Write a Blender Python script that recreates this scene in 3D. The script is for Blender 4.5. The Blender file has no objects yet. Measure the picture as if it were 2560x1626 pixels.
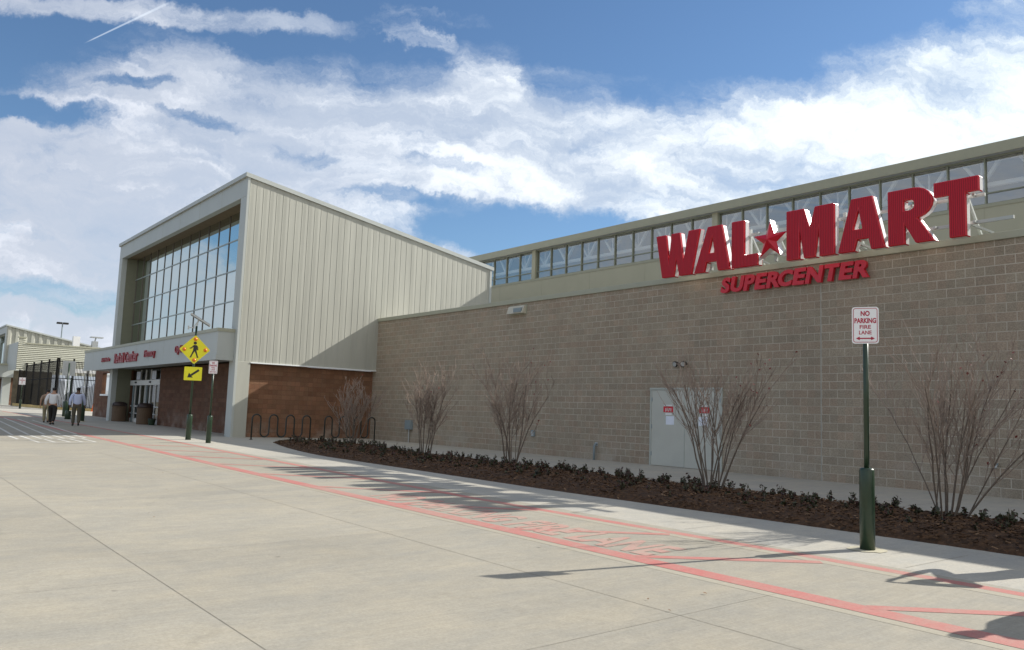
import bpy, bmesh, math, random
from math import radians, sin, cos, pi, sqrt
from mathutils import Vector, Matrix
random.seed(7)
scene = bpy.context.scene
COL = scene.collection

# ------------------------------------------------------------------ camera
YAW, PITCH, ROLL = 0.660287851, 0.106695418, 0.0357870382
fwd = Vector((-cos(YAW)*cos(PITCH), sin(YAW)*cos(PITCH), sin(PITCH)))
rgt0 = fwd.cross(Vector((0, 0, 1))).normalized()
up0 = rgt0.cross(fwd)
rgt = cos(ROLL)*rgt0 + sin(ROLL)*up0
upv = -sin(ROLL)*rgt0 + cos(ROLL)*up0
cam = bpy.data.cameras.new("camera")
cam.sensor_width = 36.0
cam.sensor_fit = 'HORIZONTAL'
cam.lens = 29.2615
cam.clip_end = 6000
camo = bpy.data.objects.new("camera", cam)
M = Matrix((rgt, upv, -fwd)).transposed().to_4x4()
M.translation = Vector((0, 0, 1.36))
camo.matrix_world = M
COL.objects.link(camo)
scene.camera = camo

# ------------------------------------------------------------------ light
SUN = Vector((0.272, 1.0, 0.655)).normalized()
SUN_EL = math.asin(SUN.z)
SUN_AZ = math.atan2(SUN.x, SUN.y)          # from +Y towards +X
sl = bpy.data.lights.new("sun", 'SUN')
sl.energy = 5.0
sl.angle = radians(0.5)
sl.color = (1.0, 0.96, 0.89)
so = bpy.data.objects.new("sun", sl)
so.rotation_euler = SUN.to_track_quat('Z', 'Y').to_euler()
so.location = (20, 60, 60)
COL.objects.link(so)

scene.view_settings.view_transform = 'Standard'
scene.view_settings.look = 'None'
scene.view_settings.gamma = 1.0
scene.view_settings.exposure = 0.40
try:
    scene.view_settings.use_curve_mapping = False
except Exception:
    pass

# ------------------------------------------------------------------ sky (Nishita + procedural clouds in sky directions)
SKY_STRENGTH = 0.10
world = bpy.data.worlds.new("World")
scene.world = world
world.use_nodes = True
wn, wl = world.node_tree.nodes, world.node_tree.links
wn.clear()


class NT:
    """tiny node helper"""
    def __init__(s, nodes, links):
        s.n, s.l = nodes, links

    def put(s, sock, v):
        if v is None:
            return
        if isinstance(v, bpy.types.NodeSocket):
            s.l.new(v, sock)
        else:
            if hasattr(sock.default_value, '__len__') and not hasattr(v, '__len__'):
                v = (v,)*len(sock.default_value)
            if hasattr(v, '__len__') and len(sock.default_value) == 4 and len(v) == 3:
                v = (*v, 1)
            sock.default_value = v

    def node(s, t, **kw):
        nd = s.n.new(t)
        for k, v in kw.items():
            setattr(nd, k, v)
        return nd

    def math(s, op, a, b=None, c=None, clamp=False):
        nd = s.node('ShaderNodeMath', operation=op, use_clamp=clamp)
        for i, v in enumerate((a, b, c)):
            s.put(nd.inputs[i], v) if v is not None else None
        return nd.outputs[0]

    def vmath(s, op, a, b=None):
        nd = s.node('ShaderNodeVectorMath', operation=op)
        s.put(nd.inputs[0], a)
        if b is not None:
            s.put(nd.inputs[1], b)
        return nd.outputs['Value'] if op in ('DOT_PRODUCT', 'LENGTH', 'DISTANCE') else nd.outputs[0]

    def xyz(s, x, y, z):
        nd = s.node('ShaderNodeCombineXYZ')
        for i, v in enumerate((x, y, z)):
            s.put(nd.inputs[i], v)
        return nd.outputs[0]

    def sep(s, v):
        nd = s.node('ShaderNodeSeparateXYZ')
        s.l.new(v, nd.inputs[0])
        return nd.outputs

    def noise(s, vec, scale, detail=6, rough=0.55, dist=0.0, lac=2.0):
        nd = s.node('ShaderNodeTexNoise')
        s.put(nd.inputs['Vector'], vec)
        nd.inputs['Scale'].default_value = scale
        nd.inputs['Detail'].default_value = detail
        nd.inputs['Roughness'].default_value = rough
        nd.inputs['Distortion'].default_value = dist
        nd.inputs['Lacunarity'].default_value = lac
        return nd.outputs['Fac']

    def smooth(s, v, a, b, lo=0.0, hi=1.0):
        nd = s.node('ShaderNodeMapRange', interpolation_type='SMOOTHSTEP')
        s.put(nd.inputs[0], v)
        nd.inputs[1].default_value = a
        nd.inputs[2].default_value = b
        nd.inputs[3].default_value = lo
        nd.inputs[4].default_value = hi
        return nd.outputs[0]

    def lin(s, v, a, b, lo=0.0, hi=1.0):
        nd = s.node('ShaderNodeMapRange')
        s.put(nd.inputs[0], v)
        nd.inputs[1].default_value = a
        nd.inputs[2].default_value = b
        nd.inputs[3].default_value = lo
        nd.inputs[4].default_value = hi
        return nd.outputs[0]

    def mix(s, f, a, b, mode='MIX'):
        nd = s.node('ShaderNodeMix', data_type='RGBA', blend_type=mode)
        s.put(nd.inputs[0], f)
        s.put(nd.inputs[6], a)
        s.put(nd.inputs[7], b)
        return nd.outputs[2]

    def curve(s, v, pts):
        nd = s.node('ShaderNodeFloatCurve')
        c = nd.mapping.curves[0]
        while len(c.points) < len(pts):
            c.points.new(0.5, 0.5)
        for p, q in zip(c.points, pts):
            p.location = q
            p.handle_type = 'AUTO'
        nd.mapping.update()
        s.put(nd.inputs['Value'], v)
        return nd.outputs[0]


w = NT(wn, wl)
tc = w.node('ShaderNodeTexCoord')
d = tc.outputs['Generated']
df = w.vmath('DOT_PRODUCT', d, tuple(fwd))
dr = w.vmath('DOT_PRODUCT', d, tuple(rgt))
du = w.vmath('DOT_PRODUCT', d, tuple(upv))
dfc = w.math('MAXIMUM', df, 0.08)
FK = 2.08082
px = w.math('MULTIPLY', w.math('DIVIDE', dr, dfc), FK)          # sky chart, right
py = w.math('MULTIPLY', w.math('DIVIDE', du, dfc), -FK)         # sky chart, down
P = w.xyz(px, py, 0.0)
# warp the chart a little so that cloud borders are ragged
wv = w.node('ShaderNodeTexNoise')
w.put(wv.inputs['Vector'], P)
wv.inputs['Scale'].default_value = 3.2
wv.inputs['Detail'].default_value = 6
wv.inputs['Roughness'].default_value = 0.68
warp = w.vmath('SUBTRACT', wv.outputs['Color'], (0.5, 0.5, 0.5))
wsc = w.vmath('MULTIPLY', warp, (0.42, 0.17, 0.0))
Pw = w.vmath('ADD', P, wsc)
sx, sy, sz = w.sep(Pw)


def kp(x, y):
    return ((x-1280)/1000.0, (y-813)/1000.0)


# upper border of the big cloud bank, as a function of the horizontal chart coordinate
t01 = w.lin(sx, -1.4, 1.4)
edge = [(0, 235), (150, 170), (330, 105), (500, 85), (620, 150), (690, 135), (850, 150), (1000, 165), (1150, 118),
        (1270, 135), (1350, 190), (1600, 232), (1800, 225), (2000, 185), (2200, 130), (2350, 85), (2560, 5)]
pts = [((kp(x, 0)[0]+1.4)/2.8, (y+400)/1000.0) for x, y in edge]
ytop01 = w.curve(t01, pts)
ytop = w.math('SUBTRACT', ytop01, 1.213)
dtop = w.math('SUBTRACT', sy, ytop)
mask = w.smooth(dtop, -0.07, 0.13)


def blob(cx, cy, rx, ry, rot=0.0, a=1.0, b=0.0):
    """1 in the middle of an ellipse on the sky chart, 0 outside"""
    c = kp(cx, cy)
    q = w.vmath('SUBTRACT', Pw, (c[0], c[1], 0))
    mp = w.node('ShaderNodeMapping', vector_type='POINT')
    w.put(mp.inputs[0], q)
    mp.inputs['Rotation'].default_value = (0, 0, rot)
    q2 = w.vmath('MULTIPLY', mp.outputs[0], (1000.0/rx, 1000.0/ry, 0))
    L = w.vmath('LENGTH', q2)
    return w.smooth(L, 1.15, 0.45, b, a)


holes = [(1330, 585, 420, 75, 0.05, 0.95), (1000, 505, 170, 26, 0.1, 0.6), (60, 285, 230, 42, 0.08, 0.9),
         (350, 215, 150, 20, 0.0, 0.6), (140, 735, 260, 45, 0.05, 0.55), (760, 395, 110, 30, 0.2, 0.35),
         (1080, 420, 130, 24, 0.15, 0.3), (480, 300, 190, 18, 0.15, 0.45)]
for cx, cy, rx, ry, ro, a in holes:
    mask = w.math('SUBTRACT', mask, blob(cx, cy, rx, ry, -ro, a))
wisps = [(430, 35, 620, 42, 0.04, 0.72), (1020, 75, 120, 50, 0.7, 0.5), (1100, 40, 160, 25, 0.2, 0.35), (2420, 60, 330, 60, -0.5, 0.35),
         (1500, 210, 300, 40, 0.05, 0.3), (1480, 690, 500, 40, 0.0, 0.15)]
for cx, cy, rx, ry, ro, a in wisps:
    mask = w.math('MAXIMUM', mask, blob(cx, cy, rx, ry, -ro, a))
front = w.smooth(df, 0.05, 0.35)
# elsewhere in the sky: broken cloud
gen = w.lin(w.noise(d, 2.2, 6, 0.55, 0.6), 0.28, 0.50)
covg = w.math('ADD', w.math('MULTIPLY', mask, front), w.math('MULTIPLY', gen, w.math('SUBTRACT', 1.0, front)))
# fine structure, stretched along the horizon
mpr = w.node('ShaderNodeMapping', vector_type='POINT')
w.put(mpr.inputs[0], Pw)
mpr.inputs['Rotation'].default_value = (0, 0, radians(-9))
Pst = w.vmath('MULTIPLY', mpr.outputs[0], (0.95, 2.5, 1.0))
n1 = w.noise(Pst, 4.2, 10, 0.66, 0.15)
n2 = w.noise(w.vmath('ADD', Pst, (3.1, 7.7, 1.3)), 3.0, 9, 0.62, 0.3)
namp = w.smooth(covg, 0.0, 0.5, 0.75, 1.75)
dens = w.math('ADD', covg, w.math('MULTIPLY', w.math('SUBTRACT', n1, 0.5), namp))
dens = w.smooth(dens, 0.12, 1.05)
dens = w.math('MULTIPLY', dens, w.smooth(n2, 0.25, 0.62, 0.74, 1.0))
# cloud tone: grey bellies and white tops, whiter towards the sun side
sh = w.smooth(w.math('ADD', n2, w.math('MULTIPLY', px, 0.10)), 0.38, 0.66)
thick = w.smooth(dens, 0.25, 1.0, 0.35, 1.0)
sh = w.math('MULTIPLY', sh, thick)
cl_dark = w.mix(w.lin(px, -1.2, 1.2), (0.48, 0.52, 0.60), (0.45, 0.54, 0.66))
cl_light = w.mix(w.lin(px, -1.2, 1.2), (0.78, 0.80, 0.86), (0.82, 0.88, 0.89))
back = w.math('SUBTRACT', 1.0, front)
cl_light = w.mix(back, cl_light, (0.86, 0.835, 0.785))
cloud = w.mix(sh, cl_dark, cl_light)
sky = w.node('ShaderNodeTexSky', sky_type='NISHITA')
sky.sun_disc = False
sky.sun_elevation = SUN_EL
sky.sun_rotation = SUN_AZ
sky.altitude = 200
sky.air_density = 1.0
sky.dust_density = 0.2
sky.ozone_density = 1.6
base = w.vmath('MULTIPLY', sky.outputs[0], (0.68, 0.82, 0.94))
cl_s = w.vmath('MULTIPLY', cloud, (1/SKY_STRENGTH,)*3)
mixed = w.mix(w.math('MULTIPLY', dens, 0.97), base, cl_s)
# condensation trail high in the sky
a0, a1 = Vector((*kp(212, 108), 0)), Vector((*kp(392, 22), 0))
u_ = (a1-a0).normalized()
v_ = Vector((-u_.y, u_.x, 0))
q = w.vmath('SUBTRACT', P, tuple(a0))
along = w.vmath('DOT_PRODUCT', q, tuple(u_))
acr = w.math('ABSOLUTE', w.vmath('DOT_PRODUCT', q, tuple(v_)))
wid = w.lin(along, 0.0, 0.2, 0.0016, 0.0036)
tr = w.math('MULTIPLY', w.smooth(w.math('DIVIDE', acr, wid), 1.2, 0.4), w.math('MULTIPLY', w.smooth(along, -0.005, 0.03), w.smooth(along, 0.26, 0.18)))
tr = w.math('MULTIPLY', tr, w.math('MULTIPLY', front, 0.38))
mixed = w.mix(tr, mixed, (7.6, 8.4, 9.4))
bg = w.node('ShaderNodeBackground')
w.put(bg.inputs[0], mixed)
bg.inputs[1].default_value = SKY_STRENGTH
out = w.node('ShaderNodeOutputWorld')
wl.new(bg.outputs[0], out.inputs[0])


# ------------------------------------------------------------------ materials
MATS = {}


def mat(name, col, rough=0.7, metal=0.0, var=0.10, vscale=3.0, bump=0.0, bscale=40.0, spec=0.5, stretch=(1, 1, 1)):
    m = bpy.data.materials.new(name)
    m.use_nodes = True
    N = NT(m.node_tree.nodes, m.node_tree.links)
    b = m.node_tree.nodes['Principled BSDF']
    t = N.node('ShaderNodeTexCoord')
    v = N.vmath('MULTIPLY', t.outputs['Object'], stretch)
    n = N.noise(v, vscale, 5, 0.6)
    f = N.lin(n, 0.25, 0.75, 1-var, 1+var)
    c = N.vmath('MULTIPLY', N.xyz(f, f, f), tuple(col))
    N.put(b.inputs['Base Color'], c)
    b.inputs['Roughness'].default_value = rough
    b.inputs['Metallic'].default_value = metal
    b.inputs['Specular IOR Level'].default_value = spec
    if bump:
        bp = N.node('ShaderNodeBump')
        bp.inputs['Strength'].default_value = bump
        bp.inputs['Distance'].default_value = 0.02
        N.put(bp.inputs['Height'], N.noise(v, bscale, 4, 0.6))
        N.put(b.inputs['Normal'], bp.outputs[0])
    MATS[name] = m
    return m


def concrete(name, col, patch=0.16, broom=0.10):
    m = bpy.data.materials.new(name)
    m.use_nodes = True
    N = NT(m.node_tree.nodes, m.node_tree.links)
    b = m.node_tree.nodes['Principled BSDF']
    t = N.node('ShaderNodeTexCoord').outputs['Object']
    big = N.noise(t, 0.28, 5, 0.6, 0.4)
    mid = N.noise(N.vmath('MULTIPLY', t, (1.5, 0.8, 1)), 1.1, 8, 0.72, 0.3)
    brm = N.noise(N.vmath('MULTIPLY', t, (26, 1.6, 1)), 1.0, 3, 0.6)
    fine = N.noise(t, 38, 5, 0.8)
    f = N.lin(big, 0.3, 0.7, 1-patch*0.7, 1+patch*0.7)
    f = N.math('MULTIPLY', f, N.lin(mid, 0.3, 0.7, 1-patch, 1+patch*0.8))
    f = N.math('MULTIPLY', f, N.lin(brm, 0.3, 0.7, 1-broom, 1+broom))
    f = N.math('MULTIPLY', f, N.lin(fine, 0.3, 0.7, 0.86, 1.14))
    grit = N.noise(t, 7.0, 7, 0.75)
    f = N.math('MULTIPLY', f, N.lin(grit, 0.3, 0.7, 0.94, 1.06))
    # small dark spots (gum, oil drips)
    vo = N.node('ShaderNodeTexVoronoi')
    N.put(vo.inputs['Vector'], N.vmath('ADD', N.vmath('MULTIPLY', t, (1, 1, 0)), N.vmath('MULTIPLY', N.xyz(mid, big, 0), (0.25, 0.25, 0))))
    vo.inputs['Scale'].default_value = 1.15
    spot = N.smooth(vo.outputs['Distance'], 0.05, 0.02)
    pick = N.smooth(N.sep(vo.outputs['Color'])[0], 0.70, 0.78)
    f = N.math('MULTIPLY', f, N.math('SUBTRACT', 1.0, N.math('MULTIPLY', N.math('MULTIPLY', spot, pick), 0.38)))
    sl_ = N.node('ShaderNodeTexWhiteNoise', noise_dimensions='2D')
    ss = N.sep(t)
    N.put(sl_.inputs['Vector'], N.xyz(N.math('FLOOR', N.math('DIVIDE', N.math('SUBTRACT', ss[0], 0.3), 5.0)), N.math('FLOOR', N.math('DIVIDE', N.math('SUBTRACT', ss[1], 2.36), 4.56)), 0))
    f = N.math('MULTIPLY', f, N.lin(sl_.outputs['Value'], 0, 1, 0.955, 1.045))
    # soft stains
    st = N.smooth(N.noise(t, 0.75, 6, 0.7, 1.2), 0.60, 0.74)
    f = N.math('MULTIPLY', f, N.math('SUBTRACT', 1.0, N.math('MULTIPLY', st, 0.10)))
    c = N.vmath('MULTIPLY', N.xyz(f, f, f), tuple(col))
    tint = N.mix(N.lin(mid, 0.35, 0.65), (0.98, 1.0, 1.03), (1.02, 1.0, 0.96))
    c = N.vmath('MULTIPLY', c, tint)
    N.put(b.inputs['Base Color'], c)
    b.inputs['Roughness'].default_value = 0.9
    b.inputs['Specular IOR Level'].default_value = 0.25
    bp = N.node('ShaderNodeBump')
    bp.inputs['Strength'].default_value = 0.25
    bp.inputs['Distance'].default_value = 0.004
    N.put(bp.inputs['Height'], N.math('ADD', brm, fine))
    N.put(b.inputs['Normal'], bp.outputs[0])
    MATS[name] = m
    return m


def masonry(name, c1, c2, mortar, bw, bh, mort, plane='XZ', rough=0.95, tone=0.14, stack=False, bump=0.6, fvar=0.25):
    m = bpy.data.materials.new(name)
    m.use_nodes = True
    N = NT(m.node_tree.nodes, m.node_tree.links)
    b = m.node_tree.nodes['Principled BSDF']
    t = N.node('ShaderNodeTexCoord').outputs['Object']
    s = N.sep(t)
    v = N.xyz(s[0], s[2], 0) if plane == 'XZ' else N.xyz(s[1], s[2], 0)
    br = N.node('ShaderNodeTexBrick')
    br.offset = 0.0 if stack else 0.5
    N.put(br.inputs['Vector'], v)
    N.put(br.inputs['Color1'], c1)
    N.put(br.inputs['Color2'], c2)
    N.put(br.inputs['Mortar'], mortar)
    br.inputs['Scale'].default_value = 1.0
    br.inputs['Mortar Size'].default_value = mort
    br.inputs['Mortar Smooth'].default_value = 0.15
    br.inputs['Bias'].default_value = 0.0
    br.inputs['Brick Width'].default_value = bw
    br.inputs['Row Height'].default_value = bh
    # a per-block random tint
    wn_ = N.node('ShaderNodeTexWhiteNoise', noise_dimensions='2D')
    row = N.math('FLOOR', N.math('DIVIDE', N.sep(v)[1], bh))
    off = N.math('MULTIPLY', N.math('MODULO', row, 2.0), 0.0 if stack else 0.5)
    colm = N.math('FLOOR', N.math('ADD', N.math('DIVIDE', N.sep(v)[0], bw), off))
    N.put(wn_.inputs['Vector'], N.xyz(colm, row, 0))
    k = N.lin(wn_.outputs['Value'], 0, 1, 1-tone, 1+tone)
    warm = N.mix(N.smooth(N.sep(wn_.outputs['Color'])[1], 0.3, 1.0), (0.99, 1.0, 0.98), (1.05, 0.985, 0.95))
    fine = N.lin(N.noise(t, 38, 4, 0.75), 0.3, 0.7, 1-fvar, 1+fvar)
    big = N.lin(N.noise(t, 0.5, 4, 0.6), 0.3, 0.7, 0.93, 1.07)
    c = N.vmath('MULTIPLY', br.outputs['Color'], warm)
    f = N.math('MULTIPLY', N.math('MULTIPLY', k, fine), big)
    blk = N.vmath('MULTIPLY', c, N.xyz(f, f, f))
    # efflorescence near the foot and random washed mortar
    wash = N.smooth(N.noise(t, 0.9, 5, 0.65, 0.8), 0.30, 0.66, 0.35, 1.0)
    fac = N.math('MULTIPLY', br.outputs['Fac'], wash)
    body = N.vmath('MULTIPLY', N.vmath('MULTIPLY', tuple((a+b_)/2 for a, b_ in zip(c1, c2)), warm), N.xyz(f, f, f))
    blk2 = N.mix(br.outputs['Fac'], blk, N.mix(wash, body, mortar))
    low = N.smooth(s[2], 1.1, 0.0)
    eff = N.math('MULTIPLY', low, N.smooth(N.noise(t, 0.7, 6, 0.7), 0.45, 0.7, 0.0, 0.45))
    drip = N.math('MULTIPLY', N.smooth(N.noise(N.vmath('MULTIPLY', t, (2.2, 2.2, 0.16)), 1.0, 5, 0.6), 0.52, 0.75), 0.16)
    blk2 = N.mix(eff, blk2, (0.47, 0.43, 0.37))
    blk2 = N.mix(drip, blk2, (0.17, 0.145, 0.115))
    N.put(b.inputs['Base Color'], blk2)
    b.inputs['Roughness'].default_value = rough
    b.inputs['Specular IOR Level'].default_value = 0.2
    bp = N.node('ShaderNodeBump')
    bp.inputs['Strength'].default_value = bump
    bp.inputs['Distance'].default_value = 0.012
    h = N.math('SUBTRACT', N.noise(t, 45, 4, 0.7), N.math('MULTIPLY', br.outputs['Fac'], 0.8))
    N.put(bp.inputs['Height'], h)
    N.put(b.inputs['Normal'], bp.outputs[0])
    MATS[name] = m
    return m


def paint_on_concrete(name, col, under, wear=0.45, scale=7.0):
    m = bpy.data.materials.new(name)
    m.use_nodes = True
    N = NT(m.node_tree.nodes, m.node_tree.links)
    b = m.node_tree.nodes['Principled BSDF']
    t = N.node('ShaderNodeTexCoord').outputs['Object']
    n = N.noise(N.vmath('MULTIPLY', t, (1.0, 0.5, 1)), scale, 6, 0.75)
    n2 = N.noise(t, 0.6, 3, 0.5)
    fac = N.lin(N.math('ADD', n, N.math('MULTIPLY', N.math('SUBTRACT', n2, 0.5), 0.8)), 0.25, 0.85, wear*0.2, wear)
    brm = N.lin(N.noise(t, 38, 5, 0.8), 0.3, 0.7, 0.88, 1.12)
    c = N.vmath('MULTIPLY', N.mix(fac, col, under), N.xyz(brm, brm, brm))
    N.put(b.inputs['Base Color'], c)
    b.inputs['Roughness'].default_value = 0.85
    b.inputs['Specular IOR Level'].default_value = 0.3
    MATS[name] = m
    return m


def glass(name, tint, refl=0.35, rough=0.02, tr=(0.6, 0.68, 0.7), wav=0.0):
    m = bpy.data.materials.new(name)
    m.use_nodes = True
    N = NT(m.node_tree.nodes, m.node_tree.links)
    m.node_tree.nodes.remove(m.node_tree.nodes['Principled BSDF'])
    o = m.node_tree.nodes['Material Output']
    g = N.node('ShaderNodeBsdfGlossy')
    N.put(g.inputs['Color'], tint)
    g.inputs['Roughness'].default_value = rough
    tp = N.node('ShaderNodeBsdfTransparent')
    N.put(tp.inputs['Color'], tr)
    mx = N.node('ShaderNodeMixShader')
    fr = N.node('ShaderNodeLayerWeight')
    fr.inputs['Blend'].default_value = 0.35
    fac = N.math('ADD', refl, N.math('MULTIPLY', fr.outputs['Fresnel'], 0.5), clamp=True)
    N.put(mx.inputs[0], fac)
    m.node_tree.links.new(tp.outputs[0], mx.inputs[1])
    m.node_tree.links.new(g.outputs[0], mx.inputs[2])
    if wav:
        t = N.node('ShaderNodeTexCoord').outputs['Object']
        bp = N.node('ShaderNodeBump')
        bp.inputs['Strength'].default_value = wav
        bp.inputs['Distance'].default_value = 0.02
        N.put(bp.inputs['Height'], N.noise(t, 0.9, 2, 0.5))
        N.put(g.inputs['Normal'], bp.outputs[0])
    m.node_tree.links.new(mx.outputs[0], o.inputs[0])
    MATS[name] = m
    return m


CONC = (0.353, 0.323, 0.260)
concrete('drive_concrete', CONC, 0.10, 0.045)
concrete('walk_concrete', (0.43, 0.405, 0.345), 0.09, 0.05)
mat('joint_dark', (0.235, 0.21, 0.165), 0.95, var=0.4, vscale=9)
mat('soil', (0.20, 0.17, 0.11), 0.95, var=0.3, vscale=0.4)
masonry('tan_block', (0.350, 0.292, 0.224), (0.318, 0.264, 0.203), (0.54, 0.48, 0.39), 0.4064, 0.2032, 0.0095, tone=0.06, fvar=0.34)
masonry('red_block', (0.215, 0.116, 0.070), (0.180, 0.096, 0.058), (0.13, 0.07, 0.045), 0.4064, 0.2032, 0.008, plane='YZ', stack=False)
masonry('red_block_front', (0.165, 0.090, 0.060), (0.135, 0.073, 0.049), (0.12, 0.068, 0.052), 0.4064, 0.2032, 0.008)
mat('pale_metal', (0.415, 0.415, 0.358), 0.55, var=0.09, vscale=1.3, stretch=(1, 1.4, 0.22))
mat('frame_metal', (0.44, 0.465, 0.44), 0.5, var=0.05, vscale=0.7)
mat('coping_metal', (0.37, 0.37, 0.28), 0.5, var=0.05)
mat('band_panel', (0.40, 0.375, 0.265), 0.75, var=0.05, vscale=0.8)
mat('dim_panel', (0.36, 0.36, 0.34), 0.8)
mat('fascia_metal', (0.33, 0.315, 0.22), 0.5, var=0.05)
mat('mullion', (0.13, 0.105, 0.085), 0.4, metal=0.3)
mat('window_bar', (0.26, 0.27, 0.20), 0.5)
mat('mullion_pale', (0.36, 0.40, 0.38), 0.4, metal=0.3)
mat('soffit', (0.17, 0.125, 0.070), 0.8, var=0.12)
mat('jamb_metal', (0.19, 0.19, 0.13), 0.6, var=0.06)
mat('white_roof', (0.75, 0.75, 0.72), 0.8)
mat('white_paint', (0.78, 0.78, 0.76), 0.45, var=0.04)
mat('white_steel', (0.85, 0.87, 0.86), 0.5, var=0.03)
mat('grey_door', (0.50, 0.50, 0.44), 0.5, var=0.06, vscale=1.5)
mat('door_frame_paint', (0.43, 0.45, 0.40), 0.5, var=0.05)
mat('black', (0.012, 0.013, 0.012), 0.45)
mat('iron', (0.008, 0.008, 0.008), 0.7, spec=0.2)
mat('rack_green', (0.010, 0.016, 0.013), 0.35)
mat('post_green', (0.020, 0.042, 0.022), 0.30, var=0.2, vscale=14)
mat('yellow_sign', (0.86, 0.80, 0.015), 0.4, var=0.03)
mat('amber', (0.75, 0.20, 0.02), 0.25, var=0.1)
mat('red_print', (0.42, 0.02, 0.05), 0.5, var=0.05)
mat('sign_white', (0.80, 0.80, 0.80), 0.4, var=0.03)
mat('black_print', (0.02, 0.02, 0.02), 0.5)
mat('galv', (0.45, 0.47, 0.47), 0.4, metal=0.6, var=0.1, vscale=12)
mat('trash_brown', (0.115, 0.075, 0.045), 0.8, var=0.25, vscale=25)
mat('trash_lid', (0.035, 0.020, 0.016), 0.5)
mat('wood_bark', (0.150, 0.118, 0.090), 0.85, var=0.3, vscale=30)
mat('twig_bark', (0.29, 0.225, 0.180), 0.8, var=0.3, vscale=20)
mat('red_leaf', (0.22, 0.025, 0.02), 0.6, var=0.3)
mat('mulch_brown', (0.075, 0.038, 0.017), 1.0, var=0.7, vscale=14, bump=0.9, bscale=30)
mat('chip_a', (0.10, 0.050, 0.020), 1.0, var=0.4, vscale=8)
mat('chip_b', (0.20, 0.12, 0.065), 1.0, var=0.4, vscale=8)
mat('cover_leaf', (0.042, 0.046, 0.016), 0.5, var=0.6, vscale=12)
mat('cover_leaf_red', (0.060, 0.018, 0.014), 0.5, var=0.6, vscale=12)
mat('skin', (0.42, 0.24, 0.16), 0.6)
mat('skin_dark', (0.12, 0.07, 0.045), 0.6)
mat('hair', (0.010, 0.008, 0.007), 0.6)
mat('shirt_white', (0.72, 0.73, 0.74), 0.9)
mat('shirt_blue', (0.50, 0.56, 0.76), 0.9)
mat('shirt_tan', (0.30, 0.21, 0.15), 0.9)
mat('cloth_dark', (0.018, 0.018, 0.020), 0.9)
mat('trouser_black', (0.018, 0.018, 0.017), 0.9)
mat('trouser_olive', (0.095, 0.085, 0.060), 0.9)
mat('trouser_khaki', (0.30, 0.27, 0.17), 0.9)
mat('painted_shade', (0.065, 0.055, 0.036), 0.9, var=0.5, vscale=2)  # dark colour standing in for the shade behind the fence
mat('wrap_white', (0.62, 0.66, 0.72), 0.5, var=0.25, vscale=1.5)
mat('orange', (0.65, 0.13, 0.02), 0.6)
mat('louvre_metal', (0.50, 0.50, 0.42), 0.5, var=0.04)
mat('grout', (0.47, 0.43, 0.31), 0.9, var=0.2)
mat('kerb_yellow', (0.55, 0.40, 0.15), 0.8, var=0.2)
mat('utility_grey', (0.22, 0.27, 0.29), 0.5)
mat('lamp_lens', (0.55, 0.52, 0.42), 0.3)
mat('interior_floor', (0.10, 0.095, 0.085), 0.5)
mat('merch_red', (0.5, 0.05, 0.04), 0.6)
mat('merch_yellow', (0.6, 0.45, 0.12), 0.6)
mat('paper', (0.72, 0.76, 0.84), 0.8)
mat('solar', (0.03, 0.035, 0.06), 0.2)
paint_on_concrete('red_line', (0.50, 0.130, 0.118), (0.39, 0.335, 0.265), 0.78)
paint_on_concrete('red_text', (0.52, 0.200, 0.170), (0.40, 0.345, 0.275), 1.1)
paint_on_concrete('pale_strip', (0.405, 0.372, 0.290), (0.36, 0.32, 0.24), 0.9)
paint_on_concrete('white_line', (0.68, 0.68, 0.64), (0.42, 0.38, 0.30), 0.8)
glass('tower_glass', (0.70, 0.765, 0.74), 0.80, 0.012, (0.25, 0.28, 0.28), 0.02)
glass('clear_window', (0.86, 0.86, 0.82), 0.33, 0.02, (0.95, 0.94, 0.90))
glass('door_glass', (0.8, 0.8, 0.8), 0.12, 0.02, (0.6, 0.63, 0.6))


# red sign face: fluted translucent plastic
def sign_face():
    m = bpy.data.materials.new('sign_red')
    m.use_nodes = True
    N = NT(m.node_tree.nodes, m.node_tree.links)
    b = m.node_tree.nodes['Principled BSDF']
    t = N.node('ShaderNodeTexCoord').outputs['Object']
    wv_ = N.node('ShaderNodeTexWave', wave_type='BANDS', bands_direction='X', wave_profile='SIN')
    N.put(wv_.inputs['Vector'], t)
    wv_.inputs['Scale'].default_value = 2*pi/0.045/20.0*1.0
    wv_.inputs['Distortion'].default_value = 0.0
    c = N.mix(N.smooth(wv_.outputs['Fac'], 0.2, 0.8), (0.34, 0.005, 0.014), (0.54, 0.010, 0.026))
    N.put(b.inputs['Base Color'], c)
    b.inputs['Roughness'].default_value = 0.42
    b.inputs['Specular IOR Level'].default_value = 0.3
    bp = N.node('ShaderNodeBump')
    bp.inputs['Strength'].default_value = 0.8
    bp.inputs['Distance'].default_value = 0.01
    N.put(bp.inputs['Height'], wv_.outputs['Fac'])
    N.put(b.inputs['Normal'], bp.outputs[0])
    MATS['sign_red'] = m


sign_face()
mat('sign_trim', (0.55, 0.010, 0.022), 0.25, var=0.05)
mat('sign_return', (0.82, 0.80, 0.79), 0.25, metal=0.2, var=0.04)
mat('canopy_red', (0.30, 0.022, 0.032), 0.4, var=0.05)
mat('sign_solid_red', (0.60, 0.012, 0.030), 0.35, var=0.05)


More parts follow.
